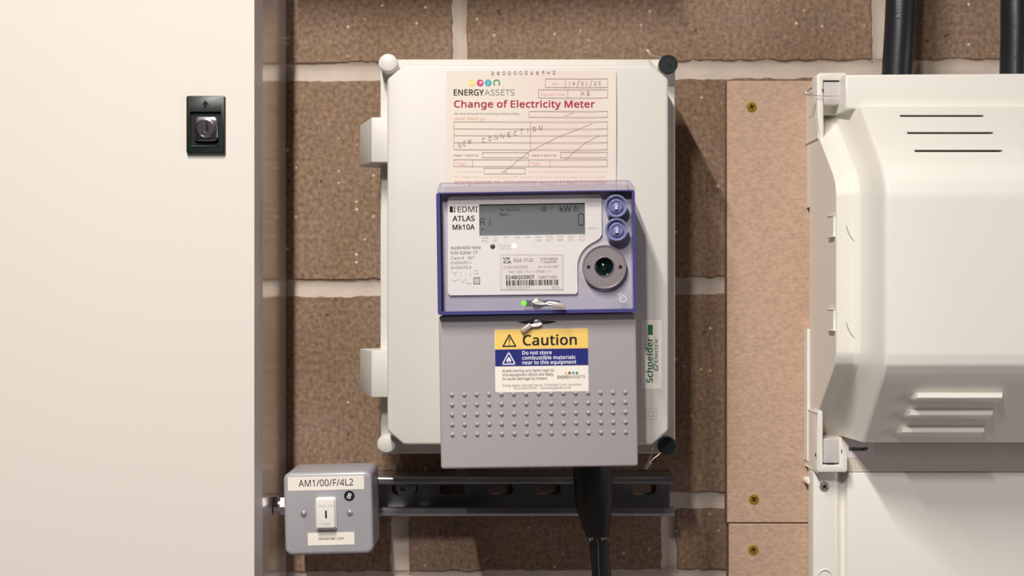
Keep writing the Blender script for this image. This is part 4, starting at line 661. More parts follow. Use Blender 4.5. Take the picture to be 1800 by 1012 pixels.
st = obj('number_sticker', prism(circ(*K.xz(614, 871, DB), 9.2 * S(DB), 28), K.Y(DB), K.Y(DB + .0003)), M_black, K, label='round black sticker with white figure')
b8 = bmesh.new(); cx, cz = K.xz(614, 871, DB)
letters(K, [('8', 610.5, 617.5, 876, 9.5, .03)], DB + .0005, b8)
bmesh.ops.rotate(b8, cent=(cx, 0, cz), matrix=Matrix.Rotation(math.radians(20), 3, 'Y'), verts=b8.verts[:])
flat_obj('lettering', b8, M_whtink, st)
rk = prism(K.rect(555.5, 873, 592, 930.5, DB, .0028, 5), K.Y(DB - .001), K.Y(DB + .0035), .001, 2)
rb = obj('rocker_surround', rk, M_rocker, K)
# the rocker's key barrel face, proud on top
r2 = prism(K.rect(557.5, 874, 590, 926, DB, .0022, 5), K.Y(DB + .0036), K.Y(DB + .0075), .0012, 3)
ro = obj('rocker', r2, M_rocker, K)
print_lines(K, [('EMG LTG', 561, 586, 891, 4.2), ('TEST', 566, 582, 923, 4.2)], DB + .0077, M_inkpale, ro)
bm = bmesh.new(); frect(bm, K, 571.5, 897, 574.5, 910.5, DB + .0077); flat_obj('key_slot', bm, M_pit, ro)
l2 = obj('printed_label', prism(K.rect(541, 935.5, 623, 957.5, DB), K.Y(DB), K.Y(DB + .0003)), M_wht, K)
flat_obj('lettering', letters(K, [('GROUND RBC / CDW', 560, 604, 948, 3.2, .02)], DB + .0005), M_ink, l2)
# conduit bush between cabinet and box
J = Fr('conduit_bush', 496, 888, .075, 'short bright conduit bush between the cream cabinet and the grey switch box', 'conduit')
z0 = 0; xa = XC - J.loc.x + .0008; xb = K.loc.x - J.loc.x - .0425
own = tube([(xa, J.Y(.075), z0), (xb, J.Y(.075), z0)], .0082, 24)
obj('sleeve', own, M_chrome, J)
own = tube([(xa, J.Y(.075), z0), (xa + .003, J.Y(.075), z0)], .0105, 6); obj('lock_nut', own, M_chrome, J)
own = tube([(xb - .0045, J.Y(.075), z0), (xb + .0006, J.Y(.075), z0)], .0098, 6); obj('lock_nut', own, M_chrome, J)

# ------------------------------------------------------------------ plastic enclosure behind the meter
E = Fr('meter_enclosure', 928, 450, .05, 'large pale grey plastic enclosure that carries the meter and the notice', 'enclosure')
DL, DBs = .170, .118
ex0, ez0 = E.xz(668.5, 797, DBs); ex1, ez1 = E.xz(1187, 104, DBs)
base = rrect((ex0 + ex1) / 2, (ez0 + ez1) / 2, ex1 - ex0, ez1 - ez0, .006, 5)
obj('base', prism(base, E.Y(.0505), E.Y(DBs), .0012, 2), M_enc, E)
lx0, lz0 = E.xz(680.5, 782, DL); lx1, lz1 = E.xz(1175, 114, DL)
def cham(x0, z0, x1, z1, c, r=.0022):
    raw = [(x0 + c, z0), (x1 - c, z0), (x1, z0 + c * .85), (x1, z1 - c * .85), (x1 - c, z1), (x0 + c, z1), (x0, z1 - c * .85), (x0, z0 + c * .85)]
    out = []
    for i, p in enumerate(raw):
        a, b = Vector(raw[i - 1]), Vector(raw[(i + 1) % 8]); p = Vector(p)
        u, v = (a - p).normalized() * r, (b - p).normalized() * r
        for t in (0, .5, 1): out.append(tuple((p + u * (1 - t) ** 2 + v * t ** 2)))
    return out
lid = prism(cham(lx0, lz0, lx1, lz1, .0155), E.Y(DBs + .0008), E.Y(DL), .0028, 4)
lido = obj('lid', lid, M_enc, E)
# rim of the base in which the lid sits
rim = holed([(x * 1 , z) for x, z in rrect((ex0 + ex1) / 2, (ez0 + ez1) / 2, ex1 - ex0 - .004, ez1 - ez0 - .004, .005, 4)],
            [cham(lx0 - .0012, lz0 - .0012, lx1 + .0012, lz1 + .0012, .0155)], E.Y(DBs), E.Y(DBs + .010))
obj('rim', rim, M_enc, E)
for (kx, ky, black, rot) in ((682, 111, 0, 0), (679.5, 780.5, 0, 0), (1175, 112.5, 1, -50), (1173.5, 784, 1, 50)):
    dk = .150; cx, cz = E.xz(kx, ky, dk); y = E.Y(dk); R = .0092
    obj('corner_post', lathe(cx, cz, [(0, E.Y(DBs)), (R * .93, E.Y(DBs)), (R * .95, y + .008), (0, y + .008)], 32), M_enc, E)
    if black:
        kn = obj('corner_screw', lathe(cx, cz, [(R * .98, y + .008), (R * .98, y + .001), (R * .9, y), (R * .76, y), (R * .74, y + .0006), (0, y + .0006)], 40), M_black, E, label='black slotted corner screw')
        s = bmesh.new(); c, q = math.cos(math.radians(rot)), math.sin(math.radians(rot))
        s.faces.new([s.verts.new((cx + c * u - q * v, y + .0004, cz + q * u + c * v)) for u, v in ((-.0048, -.0008), (.0048, -.0008), (.0048, .0008), (-.0048, .0008))])
        flat_obj('slot', s, M_pit, kn)
    else:
        obj('corner_screw', lathe(cx, cz, [(R, y + .008), (R, y + .0012), (R * .92, y), (R * .84, y), (R * .82, y - .0012), (R * .74, y - .0016), (0, y - .0016)], 40), M_enc, E, label='pale grey corner screw cap')
# hinge brackets on the left
for (y0_, y1_) in ((206, 285), (616, 698)):
    b = bmesh.new()
    f = [E.L(653, y0_, .158), E.L(684, y0_, .158), E.L(684, y1_, .158), E.L(653, y1_, .158)]
    zt, zb = f[0].z, f[2].z
    xb0 = (632.5 - 900) * S(.100) - E.loc.x
    bk = [Vector((xb0, E.Y(.100), zt - .001)), Vector((f[1].x, E.Y(.100), zt)), Vector((f[1].x, E.Y(.100), zb)), Vector((xb0, E.Y(.100), zb + .001))]
    bk2 = [Vector((v.x + (.003 if i in (0, 3) else 0), E.Y(.088), v.z)) for i, v in enumerate(bk)]
    R3 = [[b.verts.new(v) for v in q] for q in (f, bk, bk2)]
    b.faces.new(R3[0]); b.faces.new(R3[2][::-1])
    for A, Bq in zip(R3, R3[1:]):
        for i in range(4): b.faces.new((A[i], A[(i + 1) % 4], Bq[(i + 1) % 4], Bq[i]))
    bmesh.ops.recalc_face_normals(b, faces=b.faces)
    bmesh.ops.bevel(b, geom=b.edges[:], offset=.0009, segments=2, profile=.5, affect='EDGES')
    obj('hinge', b, M_enc, E)
# maker's sticker
lb = obj('maker_sticker', prism(E.rect(1126.5, 562, 1163, 683, DL, .001, 3), E.Y(DL), E.Y(DL + .0002)), M_wht, E, label='white sticker with green lettering reading upwards')
bm = letters(E, [('Schneider', 0, 79, 1147.3, 10.8, .04, True, 672.5)], DL + .0004)
frect(bm, E, 1139, 570.5, 1147.5, 588.5, DL + .0004)
seg(bm, E, [(1146, 641), (1150, 640), (1156, 644), (1156, 650), (1151, 650), (1149, 645), (1146, 643)], 1.6, DL + .00042)
flat_obj('lettering', bm, M_brandgreen, lb)
flat_obj('lettering', letters(E, [('Electric', 0, 43, 1156.3, 6.4, .008, True, 637)], DL + .0004), M_brandgreen, lb)
bm = bmesh.new(); frect(bm, E, 1135, 718, 1154, 736.5, DL + .0002, 1.0); frect(bm, E, 1140.5, 723, 1148.5, 731.5, DL + .0002, 1.0)
flat_obj('double_square_mark', bm, mat('moulded_mark', (196, 188, 182), .6), lido)

# ------------------------------------------------------------------ paper notice
N_ = Fr('paper_notice', 934, 235, DL, 'cream paper change of meter form stuck on the enclosure lid above the meter', 'notice')
def paper_mat():
    m = mat('notice_paper', (224, 214, 202), .8, spec=.2); nt = m.node_tree; b = nt.nodes['Principled BSDF']
    tc = nt.nodes.new('ShaderNodeTexCoord'); sp = nt.nodes.new('ShaderNodeSeparateXYZ'); nt.links.new(tc.outputs['Object'], sp.inputs[0])
    r = nt.nodes.new('ShaderNodeValToRGB'); mr = nt.nodes.new('ShaderNodeMapRange'); mr.inputs[1].default_value = -.08; mr.inputs[2].default_value = .08
    nt.links.new(sp.outputs['X'], mr.inputs[0]); nt.links.new(mr.outputs[0], r.inputs['Fac'])
    e = r.color_ramp.elements; e[0].position = .35; e[0].color = (*lin((224, 214, 202)), 1); e[1].position = .55; e[1].color = (*lin((224, 209, 201)), 1)
    q = e.new(.85); q.color = (*lin((224, 209, 200)), 1); q = e.new(.95); q.color = (*lin((224, 214, 203)), 1)
    nt.links.new(r.outputs['Color'], b.inputs['Base Color']); return m
M_paper = paper_mat()
PD = DL + .0006
x0, zt = N_.xz(785, 125, PD); x1, zb = N_.xz(1083, 340, PD)
b = bmesh.new(); nx, nz = 24, 16; g = []
def lift(u, v): return .0022 * max(0, (u - .8) / .2) ** 2 * (.35 + .65 * math.sin(PI * min(1, v * 1.1))) 
for lay in (0, .00012):
    gg = []
    for j in range(nz + 1):
        v = j / nz
        gg.append([b.verts.new((x0 + (x1 - x0) * i / nx, N_.Y(PD) - lift(i / nx, v) + lay, zt + (zb - zt) * v)) for i in range(nx + 1)])
    for A, Bq in zip(gg, gg[1:]):
        for i in range(nx): b.faces.new((A[i], A[i + 1], Bq[i + 1], Bq[i]) if lay == 0 else (A[i], Bq[i], Bq[i + 1], A[i + 1]))
    g.append(gg)
obj('sheet', b, M_paper, N_)
d1 = DL + .0009
def on_sheet(bm):                    # print follows the curl of the sheet
    for v in bm.verts:
        u = (v.co.x - x0) / (x1 - x0); w_ = (v.co.z - zt) / (zb - zt)
        v.co.y -= lift(u, min(1, max(0, w_)))
    return bm
bm = bmesh.new(); fd = .65
frect(bm, N_, 958.5, 138.5, 1068, 153.5, d1, fd); seg(bm, N_, [(993.5, 138.5), (993.5, 153.5)], fd, d1)
frect(bm, N_, 946.5, 157.5, 1068, 172, d1, fd); seg(bm, N_, [(998, 157.5), (998, 172)], fd, d1)
frect(bm, N_, 930, 195.5, 1067.5, 206, d1, fd)
frect(bm, N_, 798, 214, 1067.5, 263, d1, fd); seg(bm, N_, [(932.5, 214), (932.5, 263)], fd, d1)
for yy in (226.3, 238.3, 250.5): seg(bm, N_, [(798, yy), (1067.5, yy)], fd, d1)
frect(bm, N_, 848, 268, 928.5, 277, d1, fd); frect(bm, N_, 985.5, 267.5, 1067.5, 277, d1, fd)
frect(bm, N_, 798, 280.5, 1067.5, 292.5, d1, fd)
for xx in (830.5, 929.5, 967): seg(bm, N_, [(xx, 280.5), (xx, 292.5)], fd, d1)
frect(bm, N_, 851, 295.5, 923, 305.5, d1, fd)
flat_obj('ruled_boxes', on_sheet(bm), mat('form_rule', (148, 128, 122), .8), N_)
print_lines(N_, [('Change of Electricity Meter', 798, 1045.5, 188.5, 11.8, .028)], d1, M_red, N_, on_sheet, label='dark red printed heading')
print_lines(N_, [('ENERGY', 797.5, 850.5, 167.3, 10.2, .025)], d1, M_ink, N_, on_sheet)
print_lines(N_, [('ASSETS', 851.5, 904.5, 167.3, 10.2, -.012), ('We have removed the following meter(s) today', 798, 913, 201.3, 3.6), ('Meter 1 Serial No', 798, 841, 274.5, 3.6), ('Meter 2 Serial No', 935, 978, 274.5, 3.6)], d1, M_inkgrey, N_, on_sheet)
print_lines(N_, [('Meter Readings', 798, 853, 210.5, 5), ('Total', 801, 818, 290, 5.5), ('Total', 933, 949, 290, 5.5), ('Date', 970, 982, 148.7, 4), ('Engineer Initials', 951, 993, 167.5, 4)], d1, M_palered, N_, on_sheet)
print_lines(N_, [('energyassets.co.uk/customer-support/read-my-meter', 799.5, 1066, 323.5, 7.2, .0)], d1, mat('faded_red_ink', (205, 132, 126), .8), N_, on_sheet)
print_lines(N_, [('If you need to contact us', 799, 847, 302.5, 3.4), ('about this meter change please telephone the number on your bill', 929, 1065, 302.5, 3.4), ('For meter reading information and for answers to other questions please visit our website', 799, 1064, 312, 3.4)], d1, mat('faded_print', (228, 212, 198), .8), N_, on_sheet)
bm = bmesh.new(); fdisc(bm, N_, 829, 145.5, 5.6, d1); flat_obj('logo_dot', on_sheet(bm), M_yellowink, N_, label='yellow logo dot')
bm = bmesh.new(); fdisc(bm, N_, 844, 145.5, 6, d1); flat_obj('logo_dot', on_sheet(bm), M_pink, N_, label='magenta logo dot')
bm = bmesh.new(); fdisc(bm, N_, 858, 145.5, 6, d1); flat_obj('logo_dot', on_sheet(bm), M_teal, N_, label='turquoise logo dot')
bm = bmesh.new(); fring(bm, N_, 873, 145.5, 4, 6.1, d1, -50, 235); flat_obj('logo_ring', on_sheet(bm), M_greenink, N_, label='open green logo ring')
bm = bmesh.new(); d2 = d1 + .0001
fdisc(bm, N_, 845, 145, 2.7, d2, 12); seg(bm, N_, [(857, 149), (859, 145), (857, 142)], 1.4, d2)
flat_obj('logo_centre', on_sheet(bm), M_palered, N_)
bm = bmesh.new()
hand(bm, N_, '280000568945', 866, 131.5, 974, 130.5, 6, .8, d2)
hand(bm, N_, '14/01/25', 1001, 150, 1054, 149.5, 6.5, .8, d2)
hand(bm, N_, 'MB', 1024, 168.5, 1034, 168, 7.5, .8, d2)
hand(bm, N_, 'NEW', 808, 259.5, 825, 252, 8.5, .9, d2)
hand(bm, N_, 'CONNECTION', 850, 250, 950, 228, 8, .9, d2)
seg(bm, N_, [(882, 304), (893, 296), (929, 267), (980, 241), (1041, 217)], .55, d2)
seg(bm, N_, [(993, 282), (1001, 274), (1030, 250), (1054, 238)], .55, d2)
seg(bm, N_, [(884, 302), (892, 303)], .55, d2); seg(bm, N_, [(992, 204), (1008, 198)], .5, d2)
flat_obj('handwriting', on_sheet(bm), M_pencil, N_, label='faint pencil handwriting')

# ------------------------------------------------------------------ the electricity meter
MT = Fr('electricity_meter', 944, 575, DL + .001, 'three phase electricity meter with blue tinted clear cover and grey terminal cover', 'meter', ang=.85)
DM = .225; DP = .236
B0 = DL + .0025
# body
obj('body', prism(MT.rect(776, 339, 1111, 546, .224, .002, 3), MT.Y(B0), MT.Y(.224), .001, 2), M_mbody, MT, label='lavender grey meter body')
# grey terminal cover with a groove across its top
tc = prism(MT.rect(773, 552, 1120, 822, DM, .0028, 5), MT.Y(B0), MT.Y(DM), .0022, 4)
cut = bmesh.new()
prism(MT.poly([(908, 565.5), (925, 563.5), (944, 562.5), (963, 563.5), (981, 565), (963, 569), (944, 570.5), (925, 569.5)], DM), MT.Y(DM - .006), MT.Y(DM + .01), bm=cut)
tco = obj('terminal_cover', boolean_cut(tc, cut), M_tcover, MT, label='grey plastic terminal cover')
cxs = [794.5 + 21.85 * i for i in range(15)]; rowsy = (691.5, 709, 726.5, 744, 761.5)
y = 0; bmp = lathe(0, 0, [(.0021, .0003), (.00205, -.0003), (.0016, -.0011), (.0008, -.0016), (0, -.0017)], 12)
finish(bmp); bme = bpy.data.meshes.new('bump'); bmp.to_mesh(bme); bmp.free(); bme.materials.append(M_tcover)
for j, ry in enumerate(rowsy):
    for i in range(15):
        px = 794.3 + j * .22 + (1099 - 794.3) / 14 * i; py = ry + 2.2 - 4.6 * i / 14
        o = bpy.data.objects.new('bump', bme); COL.objects.link(o); o.parent = tco
        o.location = MT.L(px, py, DM)
# screws and sealing features
cx, cz = MT.xz(944, 566.5, DM)
obj('sealing_screw', lathe(cx, cz, [(0, MT.Y(DM - .005)), (.0034, MT.Y(DM - .005)), (.0034, MT.Y(DM + .0012)), (.0028, MT.Y(DM + .0016)), (0, MT.Y(DM + .0016))], 24), M_steel, MT)
# faceplate with a window for the display and a bay for the port
FD = .2262
arc = []
pcx, pcy = 1062.5, 469
for a in range(118, 181, 6):
    arc.append((pcx + 47.5 * math.cos(math.radians(a)), pcy - 47.5 * math.sin(math.radians(a))))
outl = [(787, 349), (791, 345.5), (1053, 341.5), (1057.5, 346), (1058, 412), (1054, 419), (1048, 423)] + arc + [(1015.5, 513), (1012, 516.5), (791, 519), (787.5, 515)]
fpb = holed(MT.poly(outl, FD)[::-1], [MT.rect(842.5, 357.5, 1028.5, 413, FD)], MT.Y(.2241), MT.Y(FD))
fpo = obj('faceplate', fpb, M_face, MT, label='cream printed faceplate')
lcd = obj('display', prism(MT.rect(842, 357, 1029, 413.5, .2243), MT.Y(.2238), MT.Y(.2243)), M_lcd, MT, label='grey green liquid crystal display')
d = .2246
bm = bmesh.new()
def seven(x0, y0, w_, h, on, t=1.3):
    P = {'a': [(x0, y0), (x0 + w_, y0)], 'b': [(x0 + w_, y0), (x0 + w_, y0 + h / 2)], 'c': [(x0 + w_, y0 + h / 2), (x0 + w_, y0 + h)],
         'd': [(x0, y0 + h), (x0 + w_, y0 + h)], 'e': [(x0, y0 + h / 2), (x0, y0 + h)], 'f': [(x0, y0), (x0, y0 + h / 2)], 'g': [(x0, y0 + h / 2), (x0 + w_, y0 + h / 2)]}
    for c_ in on:
        (ax, ay), (bx, by) = P[c_]; sx = math.copysign(1.2, bx - ax) if bx != ax else 0; sy = math.copysign(1.2, by - ay) if by != ay else 0
        seg(bm, MT, [(ax + sx, ay + sy), (bx - sx, by - sy)], t, d)
seven(844.5, 384, 6.5, 12.5, 'abcefg'); seven(853, 384, 7.8, 12.5, 'bc'); seven(1017, 375.5, 9, 20, 'abcdef', 1.5)
letters(MT, [('kW h', 984, 1016, 371.5, 9.5, .012), ('L', 881, 886, 370, 6.5), ('1', 888, 889.5, 370, 3), ('L', 892.5, 897.5, 369.7, 6.5), ('2', 899, 901.5, 370, 3.2), ('L', 904, 909, 369.4, 6.5), ('3', 910.5, 913, 370, 3.2), ('SetA', 878, 893, 379, 4.6)], d, bm)
fring(bm, MT, 955.5, 367, 3.6, 4.5, d); letters(MT, [('M', 953.5, 957.5, 369, 3.8)], d, bm)
fdisc(bm, MT, 848.3, 403, 1.5, d)
flat_obj('display_segments', bm, M_lcdink, lcd)
fd_ = FD + .0002
bm = letters(MT, [('EDMI', 804.5, 839.5, 372.5, 9.8, .004), ('ATLAS', 795.5, 834.5, 388.3, 9, .03), ('Mk10A', 795.5, 834.5, 403.3, 8.8, .03)], fd_)
frect(bm, MT, 790.5, 362.5, 796, 373, fd_)
for q in (363.5, 366.7, 369.9, 372): frect(bm, MT, 797.6, q - .8, 800.2, q + .8, fd_)
flat_obj('lettering', bm, M_ink, fpo)
print_lines(MT, [('3x230/400V 50Hz', 792.5, 845, 437.5, 4.8, .006), ('0.05-5(20)A  CT', 792.5, 840, 446.3, 4.8, .006)], fd_, mat('mid_ink', (105, 98, 100), .7), fpo)
print_lines(MT, [('Class B   3K7', 792.5, 834, 455.5, 4.8), ('EN50470-1', 792.5, 828, 464, 4.8), ('EN50470-3', 792.5, 828, 472.5, 4.8)], fd_, M_inkgrey, fpo)
bm = bmesh.new()
frect(bm, MT, 833, 488, 843, 498.5, fd_, 1.6); frect(bm, MT, 836, 491, 840, 495.5, fd_, .8)
flat_obj('double_square_mark', bm, M_inkgrey, fpo)
bm = bmesh.new()
def L2(*p, w_=.7): seg(bm, MT, list(p), w_, fd_)
L2((793, 477), (799, 480), (805, 477)); L2((799, 480), (799, 486)); L2((793, 491), (800, 494), (807, 490)); L2((809.5, 491), (813.5, 497), (817.5, 490)); L2((820, 489), (820, 498), (829, 498))
for xx in (810, 818.5, 827):
    for yy in (477, 480.5, 484): L2((xx, yy), (xx + .5, yy + 2))
L2((833.5, 475), (833.5, 480), (836.5, 482), (839.5, 480), (839.5, 475), (833.5, 475))
for i, (a_, b_) in enumerate((('MOZ', 'PTW'), ('Q1', 'RC'), ('D1', ''), ('D2', ''), ('D3', ''), ('REV', 'PWR'), ('PHS', 'ROT'), ('TMR', 'RBR'), ('MDM', 'COM'), ('ACT', 'ALR'))):
    cx_ = 852.5 + 18.9 * i
    if a_: letters(MT, [(a_, cx_ - 1.9 * len(a_), cx_ + 1.9 * len(a_), 419.5 - .3 * i, 3.8)], fd_, bm)
    if b_: letters(MT, [(b_, cx_ - 1.9 * len(b_), cx_ + 1.9 * len(b_), 425.5 - .3 * i, 3.8)], fd_, bm)
letters(MT, [('CONNECT', 1033, 1054, 362.5, 3.2), ('SELECT', 1034, 1050, 402.5, 3.2), ('kWh pulse', 875, 897, 432.5, 3.4), ('1000 imp', 877, 898, 437.8, 3.4)], fd_, bm)
flat_obj('lettering', bm, M_inkpale, fpo)
# rating sticker
rs = obj('rating_label', prism(MT.rect(880.5, 447.5, 989.5, 509, FD), MT.Y(FD), MT.Y(FD + .0002)), mat('rating_paper', (239, 233, 224), .5), MT, label='small white rating label with a bar code')
rd = FD + .0004
bm = bmesh.new(); frect(bm, MT, 880.5, 447.5, 989.5, 509, rd, .6); letters(MT, [('0120/SGS0045', 885, 928, 471.5, 4.8), ('S/N: 253414967', 946, 982.5, 470.6, 4), ('14O1.0461.17.4.11-2693B11-3', 894, 968, 479, 4), ('MADE IN MALAYSIA', 890, 932, 507, 4), ('2024', 970, 983, 506.5, 4)], rd, bm)
flat_obj('lettering', bm, mat('rating_grey_ink', (178, 170, 166), .7), rs)
bm = letters(MT, [('UK', 885, 896.5, 456, 3.9, .035), ('CA', 885, 899, 462.5, 4.0, .035), ('E24BG03907', 889.5, 939, 490, 6.2, .018)], rd)
bm2 = letters(MT, [('M24', 903, 917, 460.3, 6), ('0120', 921, 937.5, 459.8, 6), ('0.05-5(20)A', 950, 980.5, 456.7, 4.1, .01), ('1 imp/kWh', 951, 979, 462, 3.6, .01), ('10ACT-031', 946, 979, 489.2, 4.6, .008)], rd)
random.seed(11); x_ = 890.0
while x_ < 980:
    w_ = random.choice((.7, .8, 1.5, 2.2)); frect(bm, MT, x_, 491.7 - (x_ - 935) * .014, x_ + w_, 501.3 - (x_ - 935) * .014, rd)
    x_ += w_ + random.choice((.8, .9, 1.3, 2.0))
flat_obj('lettering', bm, M_ink, rs); flat_obj('lettering', bm2, mat('rating_mid_ink', (130, 122, 122), .7), rs)
# leds
cx, cz = MT.xz(866, 433, FD); y = MT.Y(FD)
obj('pulse_led', lathe(cx, cz, [(.0022, y), (.0022, y - .0003), (.0016, y - .0007), (0, y - .0009)], 20), M_ledoff, MT, label='dark round pulse indicator')
cx, cz = MT.xz(904, 432.5, FD)
obj('pulse_led', lathe(cx, cz, [(.0022, y), (.0022, y - .0003), (.0016, y - .0007), (0, y - .0009)], 20), M_led_p, MT, label='glowing pink pulse indicator')
# optical port
cx, cz = MT.xz(1062.5, 469, .229); y0 = MT.Y(.2235); y1 = MT.Y(.2300)
obj('optical_port', lathe(cx, cz, [(.0199, y0), (.0199, y1 + .0005), (.0194, y1), (.0186, y1), (.0182, y1 + .0009), (.0092, y1 + .0009), (.0088, y1 + .0002), (.0082, y1 + .0012), (.0080, y0 + .001)], 56), M_port, MT, label='round metallic optical port')
obj('port_lens', lathe(cx, cz, [(.0082, y0 - .0006), (.0072, y0 - .0016), (.0068, y0 - .0008), (.0035, y0 - .0006), (.0030, y0 - .0022), (.0018, y0 - .0028), (0, y0 - .0029)], 32), M_lens, MT)
for hx in (1034.5, 1090.5):
    a_, c_ = MT.xz(hx, 469, .229)
    obj('port_hole', lathe(a_, c_, [(.0016, y1 + .0008), (.0016, y1 + .0007), (0, y1 + .0007)], 16), M_pit, MT)
# clear cover : sides (blue), front pane, sloped top
fo = MT.rect(768, 336, 1117.5, 551, DP, .0022, 4)
fi = MT.rect(774.5, 338.2, 1112.0, 545.0, DP, .0012, 2)
button_holes = [circ(*MT.xz(bx, by, DP), .0103, 28) for bx, by in ((1083, 362), (1084, 403.5))]
ring = holed(fo, [fi], MT.Y(B0), MT.Y(DP))
cov = obj('clear_cover', ring, M_bedge, MT, label='blue tinted polycarbonate cover')
pane = holed(MT.rect(775.6, 338.6, 1111.9, 544.9, DP, .0012, 2), button_holes + [circ(*MT.xz(1062.5, 469, DP), .0212, 40)], MT.Y(DP - .0020), MT.Y(DP - .0004))
obj('window_pane', pane, M_clear, cov)
# sloped top lip of the cover
b = bmesh.new()
pf = [MT.L(768.5, 335.5, DP - .001), MT.L(1117, 335.5, DP - .001)]; zf = pf[0].z
k1 = S(.20)
bq = [Vector((pf[0].x + .0015, MT.Y(.199), zf + .0100)), Vector((pf[1].x - .0025, MT.Y(.199), zf + .0100))]
b3 = [Vector((pf[0].x + .0015, MT.Y(B0), zf + .0104)), Vector((pf[1].x - .0025, MT.Y(B0), zf + .0104))]
rows_ = [[b.verts.new(v) for v in q] for q in (pf, [pf[0].lerp(bq[0], .5) + Vector((0, -.002, .0012)), pf[1].lerp(bq[1], .5) + Vector((0, -.002, .0012))], bq, b3)]
low = [[b.verts.new((v.co.x, v.co.y, zf - .0008)) for v in q] for q in rows_]
for A, Bq in zip(rows_, rows_[1:]): b.faces.new((A[0], A[1], Bq[1], Bq[0]))
for e_ in (0, 1):
    for i in range(3): b.faces.new((rows_[i][e_], rows_[i + 1][e_], low[i + 1][e_], low[i][e_]))
obj('top_lip', b, M_cleartop, cov)
for bx, by in ((1083, 362), (1084, 403.5)):
    cx, cz = MT.xz(bx, by, DP); y = MT.Y(DP)
    bo = obj('push_button', lathe(cx, cz, [(.0102, y + .004), (.0102, y - .0006), (.0094, y - .0011), (.0084, y - .0004), (.0078, y + .0022), (.0066, y + .0024), (.0062, y + .0006), (.0050, y - .0004), (.0044, y + .0010), (.0034, y + .0010), (.0022, y - .0002), (0, y - .0006)], 40), M_buttonring, MT, label='round blue push button')
    bmb = bmesh.new(); box(cx - .0014, cx + .0014, y - .0001, y - .0014, cz - .0030, cz + .0030, bmb, .0005)
    obj('button_highlight', bmb, M_button, bo)  # lighter bar put in as the highlight at the button's centre
# round moulded mark bottom right
bm = bmesh.new(); fring(bm, MT, 1095, 525, 5.2, 6.6, DP - .0002); fring(bm, MT, 1095, 525, 2.6, 3.5, DP - .0002, 30, 300); fring(bm, MT, 1090.5, 517.5, 2.0, 2.9, DP - .0002)
flat_obj('moulded_mark', bm, mat('pale_mark', (222, 217, 224), .6), cov)
# upper sealing screw and status led; dark plate painted as the slot's shade
cx, cz = MT.xz(944, 533, DP)
obj('sealing_screw', lathe(cx, cz, [(.0052, MT.Y(DP - .001)), (.0052, MT.Y(DP + .0005)), (.0044, MT.Y(DP + .0016)), (.0024, MT.Y(DP + .0024)), (0, MT.Y(DP + .0026))], 28), M_steel, MT)
bm = bmesh.new(); prism(MT.poly([(918, 531), (925, 528), (967, 527), (985, 528.5), (985, 537), (967, 538), (925, 539), (918, 536)], DP), MT.Y(DP - .0004), MT.Y(DP + .0004), bm=bm)
obj('sealing_recess_shade', bm, mat('smoky_blue_recess_shade', (96, 100, 116), .15, coat=.5), MT)
cx, cz = MT.xz(921, 533, DP)
obj('status_led', lathe(cx, cz, [(.0026, MT.Y(DP)), (.0026, MT.Y(DP + .0006)), (.002, MT.Y(DP + .0014)), (0, MT.Y(DP + .0017))], 20), M_led_g, MT, label='glowing green status indicator')
# caution sticker
cs = obj('caution_sticker', prism(MT.rect(870, 578, 1034, 688.5, DM, .0016, 4), MT.Y(DM), MT.Y(DM + .0003)), M_wht, MT, label='yellow, blue and white caution sticker')
sd_ = DM + .0005
bm = bmesh.new()
bm.faces.new([bm.verts.new((x, MT.Y(sd_), z)) for x, z in MT.rect(870.2, 578.2, 1033.8, 613, sd_)]); flat_obj('yellow_band', bm, M_yel, cs)
bm = bmesh.new(); bm.faces.new([bm.verts.new((x, MT.Y(sd_), z)) for x, z in MT.rect(870.2, 613, 1033.8, 642.5, sd_)]); flat_obj('blue_band', bm, M_blue, cs)
sd2 = sd_ + .0002
bm = letters(MT, [('Caution', 919, 1014, 606, 17.6, .03)], sd2)
seg(bm, MT, [(895.3, 588.5), (906.3, 608), (884.3, 608.5)], 2.2, sd2, True)
fpoly(bm, MT, [(894.3, 594), (896.5, 594), (895.8, 602.5), (895, 602.5)], sd2); fdisc(bm, MT, 895.4, 604.8, 1, sd2, 10)
flat_obj('lettering', bm, M_ink, cs)
bm = letters(MT, [('Do not store', 918, 970, 622.7, 6.4, .035), ('combustible materials', 918, 1011.5, 631.2, 6.4, .035), ('near to this equipment', 918, 1013, 639.5, 6.4, .035)], sd2)
seg(bm, MT, [(894.3, 619), (905.5, 639.5), (883.3, 640)], 2.0, sd2, True)
fpoly(bm, MT, [(894, 626.5), (896.5, 629.5), (898.3, 632), (898.6, 635), (897, 637.5), (895.7, 638), (896.4, 635.5), (895, 633), (893.2, 635.8), (893.5, 638), (890.8, 636.2), (890.3, 633), (892, 630)], sd2)
flat_obj('lettering', bm, M_whtink, cs)
print_lines(MT, [('Avoid storing any items near to', 883, 973.5, 653, 4.7, .006), ('this equipment which are likely', 883, 972.5, 660, 4.7, .006), ('to cause damage by impact', 883, 962, 667, 4.7, .006), ('ENERGY', 980, 1003.5, 664.7, 5, .02)], sd2, mat('soft_ink', (112, 104, 106), .7), cs)
print_lines(MT, [('ASSETS', 1004, 1028.5, 664.2, 5, -.008), ('Energy Assets, Arkwright House, 2 Arkwright Court, Lancashire', 883.5, 1022, 677.8, 3.7), ('Tel: 01254 819 600    www.energyassets.co.uk', 903, 1003.5, 683, 3.7)], sd2, M_inkgrey, cs)
for (px, m_) in ((994.5, M_yellowink), (1001, M_red), (1007.5, M_teal), (1014, M_greenink)):
    bm = bmesh.new(); fring(bm, MT, px, 655.0, 0.9, 2.4, sd2, n=12); flat_obj('logo_dot', bm, m_, cs)

